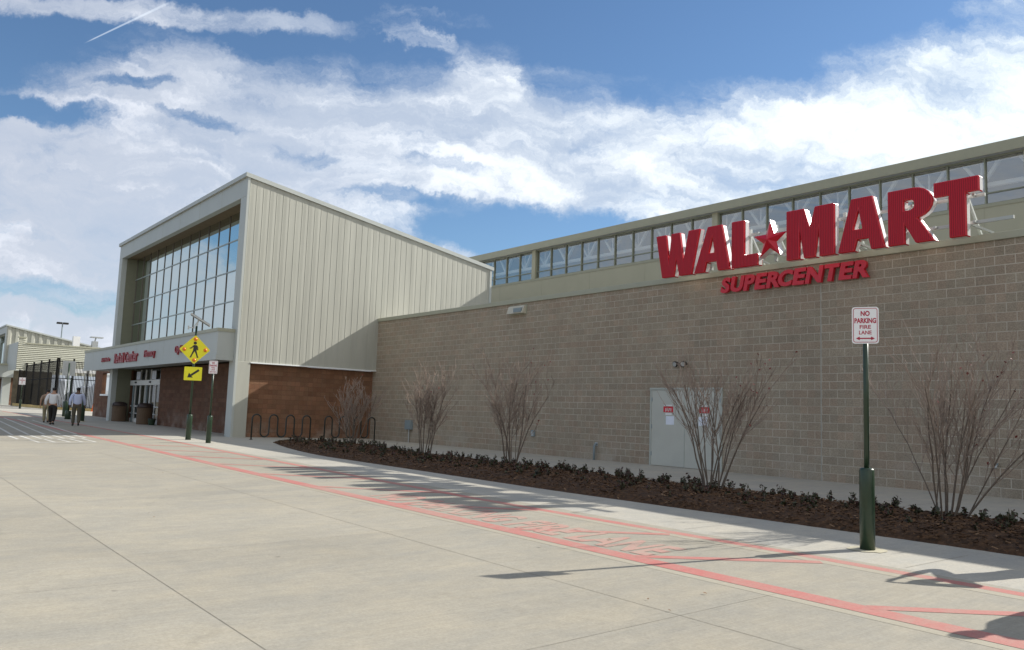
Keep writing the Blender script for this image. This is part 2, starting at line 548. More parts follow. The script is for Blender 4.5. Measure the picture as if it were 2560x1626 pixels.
# ------------------------------------------------------------------ mesh helpers
class MB:
    def __init__(s):
        s.v, s.f, s.m = [], [], []

    def add(s, verts, faces, mi=0):
        o = len(s.v)
        s.v += [tuple(p) for p in verts]
        s.f += [tuple(i+o for i in f) for f in faces]
        s.m += [mi]*len(faces)
        return s

    def box(s, x0, x1, y0, y1, z0, z1, mi=0):
        v = [(x0, y0, z0), (x1, y0, z0), (x1, y1, z0), (x0, y1, z0), (x0, y0, z1), (x1, y0, z1), (x1, y1, z1), (x0, y1, z1)]
        return s.add(v, [(0, 3, 2, 1), (4, 5, 6, 7), (0, 1, 5, 4), (1, 2, 6, 5), (2, 3, 7, 6), (3, 0, 4, 7)], mi)

    def quad(s, a, b, c, d, mi=0):
        return s.add([a, b, c, d], [(0, 1, 2, 3)], mi)

    def bar(s, a, b, wx, wy=None, up=(0, 0, 1), mi=0):
        """rectangular bar from a to b"""
        a, b = Vector(a), Vector(b)
        wy = wx if wy is None else wy
        t = (b-a).normalized()
        upv_ = Vector(up)
        if abs(t.dot(upv_)) > 0.98:
            upv_ = Vector((1, 0, 0))
        sd = t.cross(upv_).normalized()
        u2 = sd.cross(t)
        v = []
        for p in (a, b):
            for i, j in ((-1, -1), (1, -1), (1, 1), (-1, 1)):
                v.append(p+sd*(i*wx/2)+u2*(j*wy/2))
        return s.add(v, [(3, 2, 1, 0), (4, 5, 6, 7), (0, 1, 5, 4), (1, 2, 6, 5), (2, 3, 7, 6), (3, 0, 4, 7)], mi)

    def tube(s, pts, rad, n=8, mi=0, caps=True):
        pts = [Vector(p) for p in pts]
        if not hasattr(rad, '__len__'):
            rad = [rad]*len(pts)
        o = len(s.v)
        prev = None
        for i, p in enumerate(pts):
            t = (pts[min(i+1, len(pts)-1)]-pts[max(i-1, 0)]).normalized()
            if prev is None:
                a = Vector((1, 0, 0)) if abs(t.x) < 0.9 else Vector((0, 1, 0))
                sd = t.cross(a).normalized()
            else:
                sd = (prev - t*prev.dot(t)).normalized()
            prev = sd
            u2 = t.cross(sd)
            for k in range(n):
                an = 2*pi*k/n
                s.v.append(tuple(p+(sd*cos(an)+u2*sin(an))*rad[i]))
        for i in range(len(pts)-1):
            for k in range(n):
                k2 = (k+1) % n
                s.f.append((o+i*n+k, o+i*n+k2, o+(i+1)*n+k2, o+(i+1)*n+k))
                s.m.append(mi)
        if caps:
            s.f.append(tuple(o+k for k in range(n))[::-1])
            s.m.append(mi)
            s.f.append(tuple(o+(len(pts)-1)*n+k for k in range(n)))
            s.m.append(mi)
        return s

    def lathe(s, prof, cx=0, cy=0, n=20, mi=0):
        o = len(s.v)
        for r, z in prof:
            for k in range(n):
                an = 2*pi*k/n
                s.v.append((cx+r*cos(an), cy+r*sin(an), z))
        for i in range(len(prof)-1):
            for k in range(n):
                k2 = (k+1) % n
                s.f.append((o+i*n+k, o+i*n+k2, o+(i+1)*n+k2, o+(i+1)*n+k))
                s.m.append(mi)
        s.f.append(tuple(o+k for k in range(n))[::-1])
        s.m.append(mi)
        s.f.append(tuple(o+(len(prof)-1)*n+k for k in range(n)))
        s.m.append(mi)
        return s

    def obj(s, name, mats, parent=None, smooth=False, bevel=0.0):
        me = bpy.data.meshes.new(name)
        me.from_pydata(s.v, [], s.f)
        if isinstance(mats, str):
            mats = [mats]
        for m_ in mats:
            me.materials.append(MATS[m_])
        for p, mi in zip(me.polygons, s.m):
            p.material_index = mi
            p.use_smooth = smooth
        me.update()
        return link(name, me, parent, bevel)


def link(name, me, parent=None, bevel=0.0):
    o = bpy.data.objects.new(name, me)
    COL.objects.link(o)
    if parent is not None:
        o.parent = parent
    if bevel:
        bm_ = o.modifiers.new('bevel', 'BEVEL')
        bm_.width = bevel
        bm_.segments = 2
        bm_.limit_method = 'ANGLE'
        bm_.angle_limit = radians(35)
    return o


def tag(o, label=None, cat=None, group=None, kind=None):
    if label:
        o['label'] = label
    if cat:
        o['category'] = cat
    if group:
        o['group'] = group
    if kind:
        o['kind'] = kind
    return o


def empty(name, label, cat, loc=(0, 0, 0), rz=0.0, group=None):
    o = bpy.data.objects.new(name, None)
    o.empty_display_size = 0.3
    COL.objects.link(o)
    o.location = loc
    o.rotation_euler = (0, 0, rz)
    return tag(o, label, cat, group)


def text_mesh(txt, width, height, depth, offset=0.0, shear=0.0, align='CENTER', spacing=1.0):
    """a mesh of raised lettering in the XY plane (z = depth direction), fitted to width x height, origin at lower left"""
    cu = bpy.data.curves.new('lettering', 'FONT')
    cu.body = txt
    cu.size = 1.0
    cu.extrude = depth/2
    cu.offset = offset
    cu.shear = shear
    cu.space_character = spacing
    cu.resolution_u = 4
    to = bpy.data.objects.new('lettering', cu)
    COL.objects.link(to)
    dg = bpy.context.evaluated_depsgraph_get()
    me = bpy.data.meshes.new_from_object(to.evaluated_get(dg))
    bpy.data.objects.remove(to)
    bpy.data.curves.remove(cu)
    xs = [v.co.x for v in me.vertices]
    ys = [v.co.y for v in me.vertices]
    x0, x1, y0, y1 = min(xs), max(xs), min(ys), max(ys)
    kx, ky = width/(x1-x0), height/(y1-y0)
    if width <= 0:
        kx = ky
    for v in me.vertices:
        v.co.x = (v.co.x-x0)*kx
        v.co.y = (v.co.y-y0)*ky
    return me


def mesh_add(mb, me, fn, mi=0):
    o = len(mb.v)
    mb.v += [tuple(fn(v.co)) for v in me.vertices]
    for p in me.polygons:
        mb.f.append(tuple(o+i for i in p.vertices))
        mb.m.append(mi)


def prism_holes(outer, hole, y_front, y_back, mi_face=0, mi_side=1, inset=0.0):
    """letter prism in the XZ plane; returns MB.  outer/hole lists of (x,z)"""
    bm_ = bmesh.new()
    loops = []
    for poly in [outer]+([hole] if hole else []):
        vs = [bm_.verts.new((x, 0, z)) for x, z in poly]
        es = [bm_.edges.new((vs[i], vs[(i+1) % len(vs)])) for i in range(len(vs))]
        loops.append((vs, es))
    alle = [e for _, es in loops for e in es]
    bmesh.ops.triangle_fill(bm_, use_beauty=True, use_dissolve=False, edges=alle)
    bm_.verts.ensure_lookup_table()
    bm_.verts.index_update()
    tri = [tuple(v.index for v in f.verts) for f in bm_.faces]
    V = [v.co.copy() for v in bm_.verts]
    idx = [[v.index for v in vs] for vs, _ in loops]
    bm_.free()
    mb = MB()
    n = len(V)
    mb.v = [(p.x, y_front, p.z) for p in V]+[(p.x, y_back, p.z) for p in V]
    for t in tri:
        a, b, c = [V[i] for i in t]
        nrm = (b-a).cross(c-a)
        t2 = t if nrm.y < 0 else t[::-1]
        mb.f.append(t2)
        mb.m.append(mi_face)
        mb.f.append(tuple(i+n for i in t2[::-1]))
        mb.m.append(mi_side)
    for li in idx:
        area = sum(V[li[i]].x*V[li[(i+1) % len(li)]].z-V[li[(i+1) % len(li)]].x*V[li[i]].z for i in range(len(li)))
        for i in range(len(li)):
            a, b = li[i], li[(i+1) % len(li)]
            mb.f.append((a, b, b+n, a+n))
            mb.m.append(mi_side)
    return mb


def fixn(o):
    me = o.data
    bm_ = bmesh.new()
    bm_.from_mesh(me)
    bmesh.ops.recalc_face_normals(bm_, faces=bm_.faces)
    bm_.to_mesh(me)
    bm_.free()
    return o


# ------------------------------------------------------------------ ground
def sstep(a, b, x):
    t = min(1, max(0, (x-a)/(b-a)))
    return t*t*(3-2*t)


def gz(x, y):
    a = min(.42, max(-.17, -.14-.005*(x+5)))
    t = min(1, max(0, (18.8-y)/9.8))
    t += (1-t)*sstep(-66, -82, x)
    z = t*a
    if y < 9:
        z -= .03*(9-max(y, 4))
    if y < 4:
        z -= .012*(4-max(y, -8))
    return z


def frange(a, b, s):
    n = max(1, int(round((b-a)/s)))
    return [a+(b-a)*i/n for i in range(n+1)]


def sheet(xs, ys, dz, keep=None):
    mb = MB()
    nx = len(xs)
    for y in ys:
        for x in xs:
            mb.v.append((x, y, gz(x, y)+dz))
    for j in range(len(ys)-1):
        for i in range(nx-1):
            if keep and not keep((xs[i]+xs[i+1])/2, (ys[j]+ys[j+1])/2):
                continue
            mb.f.append((j*nx+i, j*nx+i+1, (j+1)*nx+i+1, (j+1)*nx+i))
            mb.m.append(0)
    return mb


XS = frange(-150, -66, 2.0)+frange(-66, -82+82-30, 1.0)[1:]
XS = sorted(set(round(x, 3) for x in frange(-150, -84, 2)+frange(-84, -60, 1)+frange(-60, 26, 1)))
tag(MB().quad((-3500, -3500, -1.2), (3500, -3500, -1.2), (3500, 3500, -1.2), (-3500, 3500, -1.2)).obj('ground', 'soil'), kind='structure')
YS = sorted(set(frange(-60, -8, 4)+frange(-8, 4, 1)+frange(4, 9, 1)))
tag(sheet(XS, YS, 0.0).obj('driveway', 'drive_concrete'), kind='structure')
YS2 = frange(9, 18.8, 1.4)+[22, 30, 60]
tag(sheet(XS, [9.0]+YS2[1:], 0.0).obj('sidewalk', 'walk_concrete'), kind='structure')


def ribbon(p0, p1, width, dz, n=None):
    """thin painted strip lying on the ground between two plan points"""
    p0, p1 = Vector((*p0, 0)), Vector((*p1, 0))
    L = (p1-p0).length
    n = n or max(1, int(L/0.5))
    nrm = Vector((-(p1-p0).y, (p1-p0).x, 0)).normalized()*width/2
    mb = MB()
    for i in range(n+1):
        c = p0.lerp(p1, i/n)
        for s_ in (-1, 1):
            q_ = c+nrm*s_
            mb.v.append((q_.x, q_.y, gz(q_.x, q_.y)+dz))
    for i in range(n):
        mb.f.append((2*i, 2*i+2, 2*i+3, 2*i+1))
        mb.m.append(0)
    return mb


def merge(mbs):
    o = MB()
    for b in mbs:
        o.add(b.v, b.f)
        o.m[-len(b.f):] = b.m
    return o


def poly_ribbon(pts, width, dz):
    return merge([ribbon(pts[i], pts[i+1], width, dz) for i in range(len(pts)-1)])


# saw joints
J = [ribbon((-75, 2.36), (24, 2.36), 0.006, .002), ribbon((-26, 5.52), (24, 5.52), 0.006, .002), ribbon((-75, -2.2), (24, -2.2), 0.012, .002)]
for k, x in enumerate(range(-70, 24, 1)):
    if (x+70) % 5 == 0:
        J.append(ribbon((x+0.3, 2.36), (x+0.3, 6.85), 0.004, .002, 8))
        J.append(ribbon((x+1.7, -2.2), (x+1.7, 2.34), 0.004, .002, 8))
tag(merge(J).obj('pavement_joint', 'joint_dark'), kind='structure')
J = []
for x in frange(-60, 20, 3.05):
    J.append(ribbon((x, 9.1), (x, 10.6), 0.008, .002, 3))
    J.append(ribbon((x, 14.2), (x, 18.75), 0.008, .002, 6))
tag(merge(J).obj('sidewalk_joint', 'joint_dark'), kind='structure')

# fire lane markings
red = [poly_ribbon([(-75, 6.9), (-60, 7.0), (-33, 7.12), (-18, 7.0), (24, 7.0)], 0.25, .0024),
       poly_ribbon([(-75, 8.8), (-40, 8.95), (-33, 8.95), (-24, 8.72), (-12, 8.6), (-6, 8.78), (24, 8.85)], 0.17, .0024)]
tag(merge(red).obj('fire_lane_line', 'red_line'), kind='structure')
bars = []
for lo, hi in [(-1.4, 0.1), (-3.93, -2.45), (-6.7, -5.3), (-9.0, -7.5), (-12.05, -10.2), (-15.0, -12.9), (-17.95, -15.7), (-20.9, -18.7), (-23.8, -21.6), (-26.7, -24.5), (-29.6, -27.4)]:
    bars.append(ribbon((lo, 7.09), (hi, 8.58), 0.15, .0030, 6))
tag(merge(bars).obj('fire_lane_hatching', 'red_line'), kind='structure')
pale = [poly_ribbon([(-30, 6.80), (-18, 6.80), (24, 6.80)], 0.13, .0016), poly_ribbon([(-12, 8.44), (-6, 8.62), (24, 8.69)], 0.16, .0016)]
tag(merge(pale).obj('pale_edge_strip', 'pale_strip'), kind='structure')
tm = text_mesh('NO PARKING FIRE LANE', 6.55, 0.74, 0.0, 0.038, 0.0, spacing=1.05)
mb = MB()
mesh_add(mb, tm, lambda c: (-13.2+c.x, 7.20+c.y, gz(-13.2+c.x, 7.20+c.y)+.0036))
tag(mb.obj('fire_lane_lettering', 'red_text'), kind='structure')
# crosswalk
xw = []
for k in range(5):
    y0 = 4.75+0.55*k
    xw.append(ribbon((-62+2*k, y0+1.3-0.1*k), (-36.9, y0), 0.10, .003))
for k in range(7):
    y0 = 4.55+0.36*k
    xw.append(ribbon((-36.3, y0), (-33.9, y0), 0.10, .003))
xw += [ribbon((-33.4, 4.85), (-31.6, 4.87), 0.09, .003), ribbon((-33.5, 5.3), (-31.5, 5.32), 0.09, .003), ribbon((-33.5, 5.72), (-31.4, 5.75), 0.09, .003),
       ribbon((-33.5, 6.1), (-31.3, 6.12), 0.09, .003), ribbon((-33.5, 6.5), (-31.2, 6.5), 0.09, .003), ribbon((-31.65, 4.85), (-31.15, 6.5), 0.12, .0036), ribbon((-33.5, 4.85), (-33.45, 6.5), 0.10, .0036)]
tag(merge(xw).obj('crosswalk', 'white_line'), kind='structure')


# ------------------------------------------------------------------ the store
store = empty('store_building', 'large tan block store with a glazed entrance tower, red canopy letters and clerestory roof', 'building', (-34.4, 18.81, 0))


def part(mb, name, mats, parent=store, smooth=False, bevel=0.0):
    """mesh given in world coordinates, re-based to the parent's origin"""
    o = mb.obj(name, mats, parent, smooth, bevel)
    if parent is not None and parent.parent is None:
        o.matrix_parent_inverse = Matrix.Translation(-parent.location)
    return o


XT, YF = -34.4, 12.2           # tower side plane, tower front plane
XL = -56.4
YW = 18.81
YC = 31.2
part(MB().box(XT-0.44, 18, YW, YW+0.3, -1.0, 5.42), 'block_wall', 'tan_block')
wall = store.children[0]
part(MB().box(-11.625, -11.595, YW-0.004, YW, -0.2, 5.42), 'control_joint', 'walk_concrete', wall)
part(MB().box(XT+0.002, 18.05, YW-0.05, YW+0.4, 5.42, 5.58), 'parapet_coping', 'coping_metal', bevel=0.01)
part(MB().box(XL, 18, YW+0.4, 70, 4.7, 4.9), 'roof_deck', 'white_roof')
part(MB().box(-62, 18, YC, YC+0.3, 4.9, 9.45), 'clerestory_wall', 'band_panel')
J = MB()
for x in frange(-58, 16, 4.05):
    J.box(x, x+0.015, YC-0.006, YC, 4.9, 9.45)
J.box(-62, 18, YC-0.03, YC, 9.33, 9.45)
part(J, 'panel_joint', 'fascia_metal', store.children[-1])
# clerestory windows: groups of bays between wide posts
ZS, ZH = 9.45, 11.2
bay = 1.348
post_x = [-38.2+k*(10*bay+0.0)-13.48 for k in range(7)]
post_x = [-38.23-13.48, -38.23, -38.23+13.48, -38.23+26.96, -38.23+40.44, -38.23+53.92]
for x in post_x:
    part(MB().box(x-0.16, x+0.16, YC-0.05, YC+0.25, ZS, ZH), 'window_post', 'band_panel')
for i, x0 in enumerate(post_x[:-1]):
    xa, xb = x0+0.16, post_x[i+1]-0.16
    g = part(MB().quad((xa, YC+0.12, ZS), (xb, YC+0.12, ZS), (xb, YC+0.12, ZH), (xa, YC+0.12, ZH)), 'clerestory_window', 'clear_window')
    fr = MB()
    n = 10
    for k in range(n+1):
        x = xa+(xb-xa)*k/n
        fr.box(x-0.022, x+0.022, YC+0.04, YC+0.18, ZS, ZH)
    zt_ = ZS+0.42
    for k in range(n):
        x0_, x1_ = xa+(xb-xa)*k/n+0.028, xa+(xb-xa)*(k+1)/n-0.028
        fr.box(x0_, x1_, YC+0.06, YC+0.16, zt_-0.022, zt_+0.022)
        fr.box(x0_, x1_, YC+0.05, YC+0.17, ZS, ZS+0.04)
        fr.box(x0_, x1_, YC+0.05, YC+0.17, ZH-0.05, ZH)
    part(fr, 'window_frame', 'window_bar', g)
# roof over the clerestory: fascia, soffit, deck, rear wall
part(MB().box(-62, 18, YC-0.32, YC-0.26, 11.17, 11.56), 'roof_fascia', 'fascia_metal')
part(MB().box(-62, 18, YC-0.26, 41, 11.2, 11.27), 'clerestory_ceiling', 'dim_panel')
part(MB().box(-62, 18, YC-0.26, 41, 11.42, 11.54), 'clerestory_roof', 'white_roof')
part(MB().box(-62, 18, 40.6, 40.9, 4.9, 10.0), 'rear_wall', 'dim_panel')
g = part(MB().quad((-62, 40.75, 10.0), (18, 40.75, 10.0), (18, 40.75, 11.2), (-62, 40.75, 11.2)), 'rear_window', 'clear_window')
# trusses right behind the glass
tr_ = MB()
zb_, ztp = ZS+0.80, 11.15
yt = YC+0.42
tr_.bar((-61, yt, zb_), (17, yt, zb_), 0.14, 0.15)
tr_.bar((-61, yt, ztp), (17, yt, ztp), 0.09, 0.10)
x = -60.5
while x < 16:
    tr_.bar((x, yt, zb_), (x-0.62, yt, ztp), 0.12, 0.12)
    tr_.bar((x, yt, zb_), (x+0.62, yt, ztp), 0.12, 0.12)
    tr_.bar((x, yt, zb_), (x, yt, ztp), 0.06, 0.06)
    x += 1.9
part(tr_, 'roof_truss', 'white_steel')

# ---- entrance tower
ZTF, ZTB = 11.08, 8.78          # roof height at the front and at the rear of the tower
YB = 25.25


def ztop(y):
    return ZTF+(ZTB-ZTF)*(y-YF)/(YB-YF)


# ribbed side wall (sawtooth sheet with standing seams)
sd = MB()
y = YF+0.12
ys_ = []
k = 0
pitch_ = 0.3
prof = [(0.0, 0.0), (0.008, 0.009), (0.022, 0.009), (0.030, 0.001), (0.17, 0.003), (0.30, 0.0)]
rp = random.Random(5)
pts_ = [(YF+0.10, 0.0)]
while y < YB-0.02:
    kk_ = rp.uniform(-0.007, 0.009)
    for dy, dx in prof[:-1]:
        if y+dy < YB:
            pts_.append((y+dy, dx+kk_*(dy > 0.03)*(1 if dy < 0.1 else 0.5)))
    y += pitch_
pts_.append((YB, 0.0))
ylow = 12.85                  # the brick recess starts here
for (ya, xa), (yb, xb) in zip(pts_[:-1], pts_[1:]):
    za = -0.6 if yb <= ylow+0.001 else 3.15
    if yb > YW:
        za = 3.15
    sd.quad((XT+xa, ya, za), (XT+xb, yb, za), (XT+xb, yb, ztop(yb)-0.02), (XT+xa, ya, ztop(ya)-0.02))
part(sd, 'tower_side_wall', 'pale_metal')
side = store.children[-1]
part(MB().box(XT-0.02, XT+0.035, YF, YF+0.10, -0.6, ztop(YF+0.1)-0.02), 'corner_trim', 'frame_metal')
# smooth pylon foot, trim under the ribbed sheet, recessed brick
part(MB().box(XT-0.30, XT+0.012, YF+0.104, ylow, -0.6, 3.15), 'pylon_side', 'pale_metal', bevel=0.008)
part(MB().box(XT-0.28, XT+0.04, ylow+0.002, YW-0.002, 3.105, 3.15), 'base_flashing', 'white_steel')
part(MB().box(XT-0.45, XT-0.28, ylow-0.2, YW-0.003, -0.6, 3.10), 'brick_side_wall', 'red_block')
part(MB().box(XT-0.02, XT+0.045, YB-0.12, YB, 5.0, ztop(YB)-0.05), 'rear_corner_trim', 'frame_metal')
# front frame
part(MB().box(XT-0.69, XT-0.021, YF, YF+0.30, -0.6, 10.2), 'tower_pylon', 'frame_metal', bevel=0.01)
part(MB().box(XL, XL+0.69, YF, YF+0.30, -0.6, 10.2), 'tower_pylon', 'frame_metal', bevel=0.01)
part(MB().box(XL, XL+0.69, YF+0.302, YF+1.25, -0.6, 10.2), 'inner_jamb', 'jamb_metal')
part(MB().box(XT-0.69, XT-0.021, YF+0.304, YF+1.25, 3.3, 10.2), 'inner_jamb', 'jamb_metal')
part(MB().box(XL, XT-0.021, YF, YF+0.30, 10.203, ZTF-0.03), 'tower_header', 'frame_metal', bevel=0.01)
hd = store.children[-1]
for x in frange(XL, XT-0.03, 3.1)[1:-1]:
    part(MB().box(x, x+0.014, YF-0.003, YF, 10.203, ZTF-0.03), 'panel_seam', 'coping_metal', hd)
# roof + edge flashing, sloping to the rear
rf = MB()
rf.add([(XL-0.02, YF-0.06, ztop(YF)-0.02), (XT+0.02, YF-0.06, ztop(YF)-0.02), (XT+0.02, YB+0.05, ztop(YB)-0.02), (XL-0.02, YB+0.05, ztop(YB)-0.02),
        (XL-0.02, YF-0.06, ztop(YF)+0.1), (XT+0.02, YF-0.06, ztop(YF)+0.1), (XT+0.02, YB+0.05, ztop(YB)+0.1), (XL-0.02, YB+0.05, ztop(YB)+0.1)],
       [(0, 3, 2, 1), (4, 5, 6, 7), (0, 1, 5, 4), (1, 2, 6, 5), (2, 3, 7, 6), (3, 0, 4, 7)])
part(rf, 'tower_roof', 'white_roof')
rf = MB()
h_ = 0.17
for xa, xb in ((XT+0.022, XT+0.075), (XL-0.075, XL-0.022)):
    rf.add([(xa, YF-0.10, ztop(YF)-0.06), (xb, YF-0.10, ztop(YF)-0.06), (xb, YB+0.10, ztop(YB)-0.06), (xa, YB+0.10, ztop(YB)-0.06),
            (xa, YF-0.10, ztop(YF)+h_-.05), (xb, YF-0.10, ztop(YF)+h_-.05), (xb, YB+0.10, ztop(YB)+h_-.05), (xa, YB+0.10, ztop(YB)+h_-.05)],
           [(0, 3, 2, 1), (4, 5, 6, 7), (0, 1, 5, 4), (1, 2, 6, 5), (2, 3, 7, 6), (3, 0, 4, 7)])
rf.box(XL-0.022, XT+0.022, YF-0.10, YF-0.062, ztop(YF)-0.06, ztop(YF)+h_-.05)
part(rf, 'roof_flashing', 'frame_metal')
# west side, rear and inside of the tower
fwall = MB()
fwall.add([(XL, YF+1.26, -0.6), (XL+0.1, YF+1.26, -0.6), (XL+0.1, YB, -0.6), (XL, YB, -0.6), (XL, YF+1.26, ztop(YF+1.26)-0.03), (XL+0.1, YF+1.26, ztop(YF+1.26)-0.03), (XL+0.1, YB, ztop(YB)-0.03), (XL, YB, ztop(YB)-0.03)],
          [(0, 3, 2, 1), (4, 5, 6, 7), (0, 1, 5, 4), (1, 2, 6, 5), (2, 3, 7, 6), (3, 0, 4, 7)])
fwall.box(XL+0.002, XL+0.1, YF+0.302, YF+1.258, 10.302, ztop(YF+1.26)-0.03)
part(fwall, 'tower_far_wall', 'pale_metal')
part(MB().box(XL+0.11, XT-0.3, YB-0.1, YB, 4.95, 8.75), 'tower_rear_wall', 'pale_metal')
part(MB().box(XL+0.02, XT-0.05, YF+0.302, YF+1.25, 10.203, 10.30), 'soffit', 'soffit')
# curtain wall
YG = 13.08
xa, xb, za, zb = XL+0.69, XT-0.69, 4.3, 10.21
cw = part(MB().quad((xa, YG, za), (xb, YG, za), (xb, YG, zb), (xa, YG, zb)), 'curtain_wall', 'tower_glass')
fr = MB()
hz = [4.54, 6.05, 7.47, 8.9]
vx = []
x = -55.2
vx = [-37.28-1.517*k for k in range(-1, 14)]
for x in vx:
    if xa+0.1 < x < xb-0.1:
        fr.box(x-0.021, x+0.021, YG-0.03, YG+0.05, za, zb)
part(fr, 'mullion', 'mullion', cw)
fr = MB()
for z in hz:
    fr.box(xa, xb, YG-0.029, YG-0.001, z-0.028, z+0.028)
part(fr, 'transom', 'mullion_pale', cw)
# inside of the tower behind the glass
part(MB().box(xa, xb, 17.2, 17.4, 3.4, 10.2).box(xa, xb, YG+0.1, 17.2, 3.35, 3.45), 'tower_interior', 'soffit')
# canopy
cx0, cx1, cy0 = -60.6, -34.66, 11.5
part(MB().box(cx0, cx1, cy0, YF-0.002, 3.24, 4.42).box(cx0, XL-0.002, YF, 13.2, 3.24, 4.42).box(XL+0.70, XT-0.70, YF-0.002, 13.25, 3.3, 4.3), 'entrance_canopy', 'frame_metal')
cp = store.children[-1]
part(MB().box(cx0-0.03, cx1+0.03, cy0-0.035, cy0-0.001, 4.36, 4.50).box(cx0-0.03, cx1+0.03, cy0-0.001, YF-0.004, 4.421, 4.50).box(cx1+0.001, cx1+0.03, cy0-0.001, YF-0.004, 4.36, 4.42), 'canopy_flashing', 'coping_metal', cp)
part(MB().box(cx0-0.02, cx1+0.025, cy0-0.03, cy0-0.001, 3.17, 3.40).box(cx1+0.001, cx1+0.025, cy0-0.001, YF-0.004, 3.17, 3.40), 'canopy_edge_trim', 'frame_metal', cp)
for x in frange(cx0, cx1, 2.6)[1:-1]:
    part(MB().box(x, x+0.012, cy0-0.003, cy0, 3.40, 4.36), 'panel_seam', 'coping_metal', cp)
# brick front wall under the canopy with the sliding door
YBK = 13.3
DX0, DX1 = -56.0, -49.25
fw = MB()
fw.box(DX1, XT-0.46, YBK, YBK+0.3, -0.6, 3.23)
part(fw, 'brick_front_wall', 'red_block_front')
fw = MB()
fw.box(-69.7, XL-0.01, YF+1.9, YF+2.2, -0.6, 1.72).box(-69.7, -67.4, YF+1.9, YF+2.2, 1.72, 3.6).box(-60.6, XL-0.01, YF+1.9, YF+2.2, 1.72, 3.6).box(-67.4, -60.6, YF+1.9, YF+2.2, 3.3, 3.6)
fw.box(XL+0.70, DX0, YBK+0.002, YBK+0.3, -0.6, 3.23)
part(fw, 'brick_wing_wall', 'red_block_front')
g = part(MB().quad((-67.4, YF+2.05, 1.72), (-60.6, YF+2.05, 1.72), (-60.6, YF+2.05, 3.3), (-67.4, YF+2.05, 3.3)), 'side_window', 'clear_window')
part(MB().box(-67.4, -60.6, YF+1.82, YF+1.899, 1.64, 1.76), 'window_sill', 'white_steel', g)
part(MB().box(-64.05, -63.95, YF+2.0, YF+2.04, 1.72, 3.3), 'window_frame', 'white_steel', g)
dr_ = part(MB().quad((DX0, YBK+0.12, 0.0), (DX1, YBK+0.12, 0.0), (DX1, YBK+0.12, 3.23), (DX0, YBK+0.12, 3.23)), 'sliding_door', 'door_glass')
fr = MB()
n = 6
xsd = [DX0+0.04+(DX1-DX0-0.08)*k/n for k in range(n+1)]
for k, x in enumerate(xsd):
    ww = 0.045 if k % 2 == 0 else 0.03
    fr.box(x-ww, x+ww, YBK+0.07, YBK+0.14, 0.02, 2.30)
    if k % 2 == 0 or k == 3:
        fr.box(x-0.05, x+0.05, YBK+0.07, YBK+0.14, 2.60, 3.22)
for z0, z1 in ((0.02, 0.30), (0.58, 0.63), (1.0, 1.07)):
    for k in range(n):
        fr.box(xsd[k]+0.046, xsd[k+1]-0.046, YBK+0.075, YBK+0.135, z0, z1)
fr.box(DX0, DX1, YBK-0.02, YBK+0.2, 2.302, 2.598)
part(fr, 'door_frame', 'white_paint', dr_)
for fx in (0.25, 0.72):
    x = DX0+(DX1-DX0)*fx
    part(MB().box(x-0.13, x+0.13, YBK-0.09, YBK-0.021, 2.42, 2.52), 'door_sensor', 'black', dr_, bevel=0.02)
for fx in (0.30, 0.80):
    x = DX0+(DX1-DX0)*fx
    part(MB().box(x-0.42, x+0.42, YBK+0.0, YBK+0.018, 2.64, 3.12), 'transom_notice', 'paper', dr_)
for fx in (0.16, 0.60):
    x = DX0+(DX1-DX0)*fx
    part(MB().box(x-0.07, x+0.07, YBK-0.02, YBK+0.05, 0.03, 2.29), 'door_post', 'utility_grey', dr_)
# vestibule seen through the door
part(MB().box(-56.6, -48.6, YBK+0.32, 17.0, -0.3, 0.01).box(-56.6, -48.6, 17.0, 17.15, 0.01, 3.2), 'vestibule', 'interior_floor')
mer = MB()
rr = random.Random(4)
for k in range(14):
    x = -56.2+k*0.52
    mer.box(x, x+0.42, 14.7+rr.random(), 15.9, 0.02, 0.5+rr.random()*1.2, k % 3)
part(mer, 'shop_display', ['merch_red', 'merch_yellow', 'white_paint'])
# steel double door in the block wall
DA, DB, DZ = -17.27, -14.6, 2.30
df_ = part(MB().box(DA, DA+0.06, YW-0.035, YW, 0, DZ-0.06).box(DB-0.06, DB, YW-0.035, YW, 0, DZ-0.06).box(DA-0.01, DB+0.01, YW-0.045, YW, DZ-0.06, DZ), 'door_frame', 'door_frame_paint', bevel=0.004)
mid_ = (DA+DB)/2
for i, (xa_, xb_) in enumerate(((DA+0.064, mid_-0.004), (mid_+0.004, DB-0.064))):
    lf = part(MB().box(xa_, xb_, YW-0.022, YW-0.001, 0.015, DZ-0.064), 'door_leaf', 'grey_door', bevel=0.003)
    hx = xa_ if i == 0 else xb_
    for z in (0.35, 1.15, 1.95):
        part(MB().box(hx-0.022, hx+0.022, YW-0.034, YW-0.0225, z-0.06, z+0.06), 'hinge', 'utility_grey', lf)
    ox = -16.74 if i == 0 else -15.41
    nb = MB().box(ox, ox+0.37, YW-0.027, YW-0.0225, 1.58, 1.75)
    part(nb, 'red_notice', 'sign_solid_red', lf)
    wb = MB()
    for q_ in range(5):
        wb.box(ox+0.08+q_*0.05, ox+0.10+q_*0.05, YW-0.0285, YW-0.0272, 1.60+0.02*(q_ % 2), 1.70)
    wb.box(ox+0.03, ox+0.34, YW-0.0285, YW-0.0272, 1.765, 1.80)
    wb.box(ox+0.08, ox+0.32, YW-0.0285, YW-0.0272, 1.50, 1.56)
    part(wb, 'notice_print', 'white_paint', lf)
    part(MB().box(ox+0.10 if i == 0 else ox-0.01, (ox+0.10 if i == 0 else ox-0.01)+0.31, YW-0.026, YW-0.0225, 1.22, 1.47), 'paper_notice', 'paper', lf)
part(MB().box(mid_-0.012, mid_+0.012, YW-0.03, YW-0.0225, 0.02, DZ-0.07), 'astragal', 'door_frame_paint')

